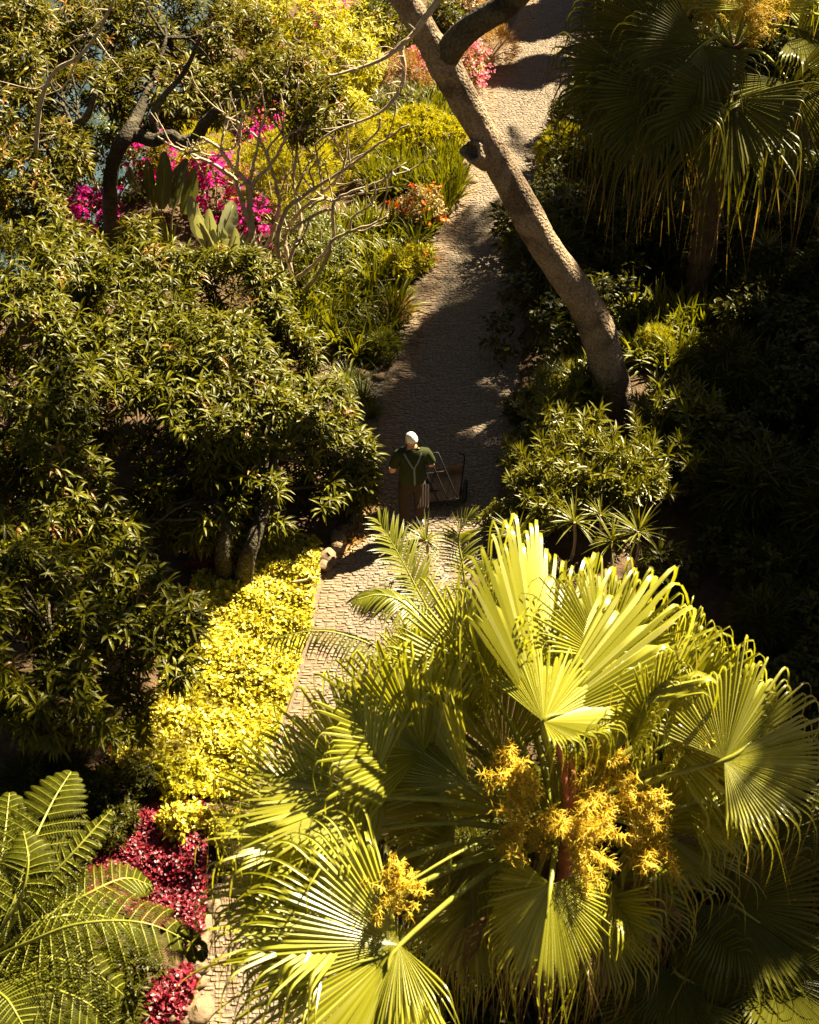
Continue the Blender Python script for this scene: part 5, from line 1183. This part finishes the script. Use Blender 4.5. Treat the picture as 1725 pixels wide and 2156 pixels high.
def striped_cloth():
    p = aty(894, 1018, MAN[1] - .10); m, nt, nd, lk = mat_new('striped_cloth'); out = nd.new('ShaderNodeOutputMaterial'); b = nd.new('ShaderNodeBsdfPrincipled'); tc = nd.new('ShaderNodeTexCoord'); wv = nd.new('ShaderNodeTexWave'); wv.inputs['Scale'].default_value = 9; wv.bands_direction = 'X'
    lk.new(tc.outputs['Object'], wv.inputs['Vector']); r = ramp(nd, [(.3, (.045, .035, .045)), (.7, (.36, .30, .30))]); lk.new(wv.outputs['Fac'], r.inputs['Fac']); lk.new(r.outputs['Color'], b.inputs['Base Color']); b.inputs['Roughness'].default_value = .9; lk.new(b.outputs[0], out.inputs['Surface'])
    g = Geo(); V = []; nx, nz = 14, 14
    for i in range(nz + 1):
        for j in range(nx + 1):
            u, v = j / nx - .5, i / nz; V.append(p + np.array([u * (.10 + .05 * v) + .02 * math.sin(v * 4), .022 * math.sin(u * 22 + v * 2) * (.3 + v) - .02, -.40 * v]))
    q = [[i * (nx + 1) + j, i * (nx + 1) + j + 1, (i + 1) * (nx + 1) + j + 1, (i + 1) * (nx + 1) + j] for i in range(nz) for j in range(nx)]; g.add(V, q); g.add(np.array(V) + [0, .008, 0], q)
    single('striped_cloth', g, m, p, "striped dark cloth hanging at the man's hip", 'cloth')
striped_cloth()
def cart():
    y = MAN[1] + .38; b = gnd(935, 1075); b = np.array([b[0], y, 0]); t = thing('garden_cart', 'black framed two-wheeled hand cart with a brown plank floor beside the man', 'cart', b)
    met = plain('black_iron', (.012, .011, .011), .75, .2); wood = noise_mat('cart_wood', [(.3, (.10, .055, .028)), (.7, (.26, .15, .075))], 6, 6, .8, .3, 40, .006, (1, 6, 1)); rub = plain('rubber', (.014, .014, .014), .8)
    A = aty(903, 1062, y - .05); Bp = aty(966, 1054, y - .05); up = np.array([-.30, .06, .80]); g = Geo()
    for f in (0, .34, .67, 1.0):
        s = A * (1 - f) + Bp * f; l = 1.0 if f > .6 else .62; tube(g, smooth_path([s, s + up * l], 6), .011, 8)
    tube(g, smooth_path([A, Bp], 5), .013, 8); tube(g, smooth_path([A + [0, -.02, .05], Bp + [0, -.02, .05]], 5), .010, 8); tube(g, smooth_path([A + up * .62, Bp + up * .62], 5), .010, 8)
    hd = A * .33 + Bp * .67 + up; tube(g, smooth_path([hd, Bp + up], 5), .012, 8); fw = unit(np.array([.12, 1, 0]))
    for s in (A, Bp): tube(g, [s, s + fw * .62 + [0, 0, .02]], .012, 8)
    tube(g, [A + fw * .62 + [0, 0, .02], Bp + fw * .62 + [0, 0, .02]], .012, 8)
    tube(g, smooth_path([Bp + fw * .55, Bp + fw * .62 + [.02, 0, .30], Bp + fw * .5 + [-.05, 0, .45]], 8), .010, 7)
    part('frame', g, met, t)
    g = Geo(); d = unit(Bp - A); wdt = np.linalg.norm(Bp - A)
    for i in range(5):
        c = A + d * wdt * (i + .5) / 5 + fw * .31 + [0, 0, .02]; box(g, c, d * (wdt / 10 - .004), fw * .29, np.array([0, 0, .010]))
    box(g, A + d * wdt * .5 + fw * .60 + [0, 0, .10], d * wdt * .5, fw * .010, np.array([0, 0, .07])); part('plank_floor', g, wood, t, False)
    for s, off in ((Bp, .07), (A, -.07)):
        c = s + d * off + fw * .25; c[2] = .165; w = thing('wheel', None, None, (0, 0, 0)) if False else None
        g = Geo(); an = np.linspace(0, 2 * math.pi, 33); ring = c + np.outer(np.cos(an) * .14, fw) + np.outer(np.sin(an) * .14, [0, 0, 1]); tube(g, ring, .026, 8, False); ty = part('wheel', g, rub, t)
        g = Geo(); tube(g, [c - d * .03, c + d * .03], .03, 10)
        for k in range(8):
            a = k * math.pi / 4; tube(g, [c, c + fw * math.cos(a) * .13 + np.array([0, 0, math.sin(a) * .13])], .006, 5)
        h = part('hub', g, met, ty)
    g = Geo(); a, b2 = A - d * .07 + fw * .25, Bp + d * .07 + fw * .25; a[2] = b2[2] = .165; tube(g, [a, b2], .012, 8); part('axle', g, met, t)
cart()

# ------------------------------------------------------------------ tall, mostly unseen trees; crowns placed and shaped to shade the right-hand side
def grove():
    def crown_mesh(seed, n):
        r = rs(seed); bl = [(*(unit(r.normal(0, 1, 3)) * r.uniform(.2, .72)), *([r.uniform(.26, .46)] * 3)) for _ in range(15)]
        P, D = shell(bl, n, r, .6, .36, 5.0, zmin=-9, low=-1.2); g = Geo(); whorls(g, P, unit(D + [0, 0, .4]), r, 8, (.09, .15), .045, (30, 110), .7, 2, .2); return g.mesh('crown')
    CM = [crown_mesh(700 + i, 2600) for i in range(3)]
    for me in CM: me.materials.append(M['mid'])
    r = rs(70)
    for i, (x, y, zc, rx, ry, rz) in enumerate(GROVE):
        t = thing('garden_tree', 'tall leafy tree beyond the shaded undergrowth, shaped to cast the deep shade', 'tree', (x, y, 0), 'tall shade trees beyond the undergrowth')
        o = bpy.data.objects.new('crown', CM[i % 3]); COL.objects.link(o); o.parent = t; o.location = (0, 0, zc); o.scale = (rx, ry, rz); o.rotation_euler = (0, 0, 0)
        g = Geo(); tube(g, smooth_path([(0, 0, -.1), (.1, .05, zc * .5), (0, 0, zc + rz * .3)], 20), np.linspace(.22, .06, 20), 12, True, r, .04)
        link('trunk', g.mesh('trunk'), M['bark_dark'], t)
GROVE = [(10, 27.3, 13.4, 1.5, 1.1, 1.2), (10, 25.7, 13.1, 1.2, 1.0, .6), (10.3, 28.4, 9.0, 1.5, 1.9, 1.6), (6.8, 37.2, 4.6, 1.6, 1.5, 1.7), (6.5, 34.6, 5.4, 1.0, .9, .9), (10, 14.2, 10.2, 1.5, 1.5, 3.0), (9.3, 22.6, 7.0, 1.0, 1.5, 1.2), (10, 16.6, 10.8, 1.5, 1.4, 3.2), (10, 18.9, 7.1, 1.6, 2.2, 2.6), (10.8, 17.8, 8.4, 1.4, 1.6, 2.2), (10, 22.3, 6.9, 1.6, 2.7, 2.4), (10, 25.5, 5.2, 1.5, 2.4, 1.6), (10, 28.5, 11.6, 1.6, 1.6, 1.7), (10.2, 30.6, 6.7, 1.6, 3.0, 2.7), (10.8, 31.2, 8.7, 1.6, 1.9, 2.2), (12.5, 38.5, 9.4, 1.8, 3.0, 2.9), (13, 43, 9.0, 1.8, 3.0, 3.0)]
grove()
def shadow_feather_palms():  # unseen palms added so their fronds throw spiky shadows on the path
    for k, (x, y, z, n) in enumerate([(10.0, 30.4, 11.2, 13), (10.2, 29.0, 13.0, 10), (10.6, 32.6, 9.2, 11)]):
        rng = rs(110 + k); t = thing('shadow_feather_palm', 'unseen tall feather palm added among the shade trees for its spiky frond shadows', 'palm', (x, y, 0), 'tall feather palms added for frond shadows'); c = np.array([x, y, z])
        g = Geo(); tube(g, smooth_path([(x, y, -.1), (x + .1, y, z * .5), c], 30), np.linspace(.16, .10, 30), 12, True, rng, .03); part('trunk', g, M['fibre'], t)
        for i in range(n):
            a = 6.28 * i / n + rng.normal(0, .15); d = np.array([math.cos(a), math.sin(a), 0]); u = rng.uniform(.2, .9); L = rng.uniform(1.9, 2.6)
            feather_frond(t, [c, c + d * L * .35 + [0, 0, u * .8], c + d * L * .7 + [0, 0, u * .8], c + d * L + [0, 0, u * .3 - .3]], rng, .62, .045, 30)
shadow_feather_palms()
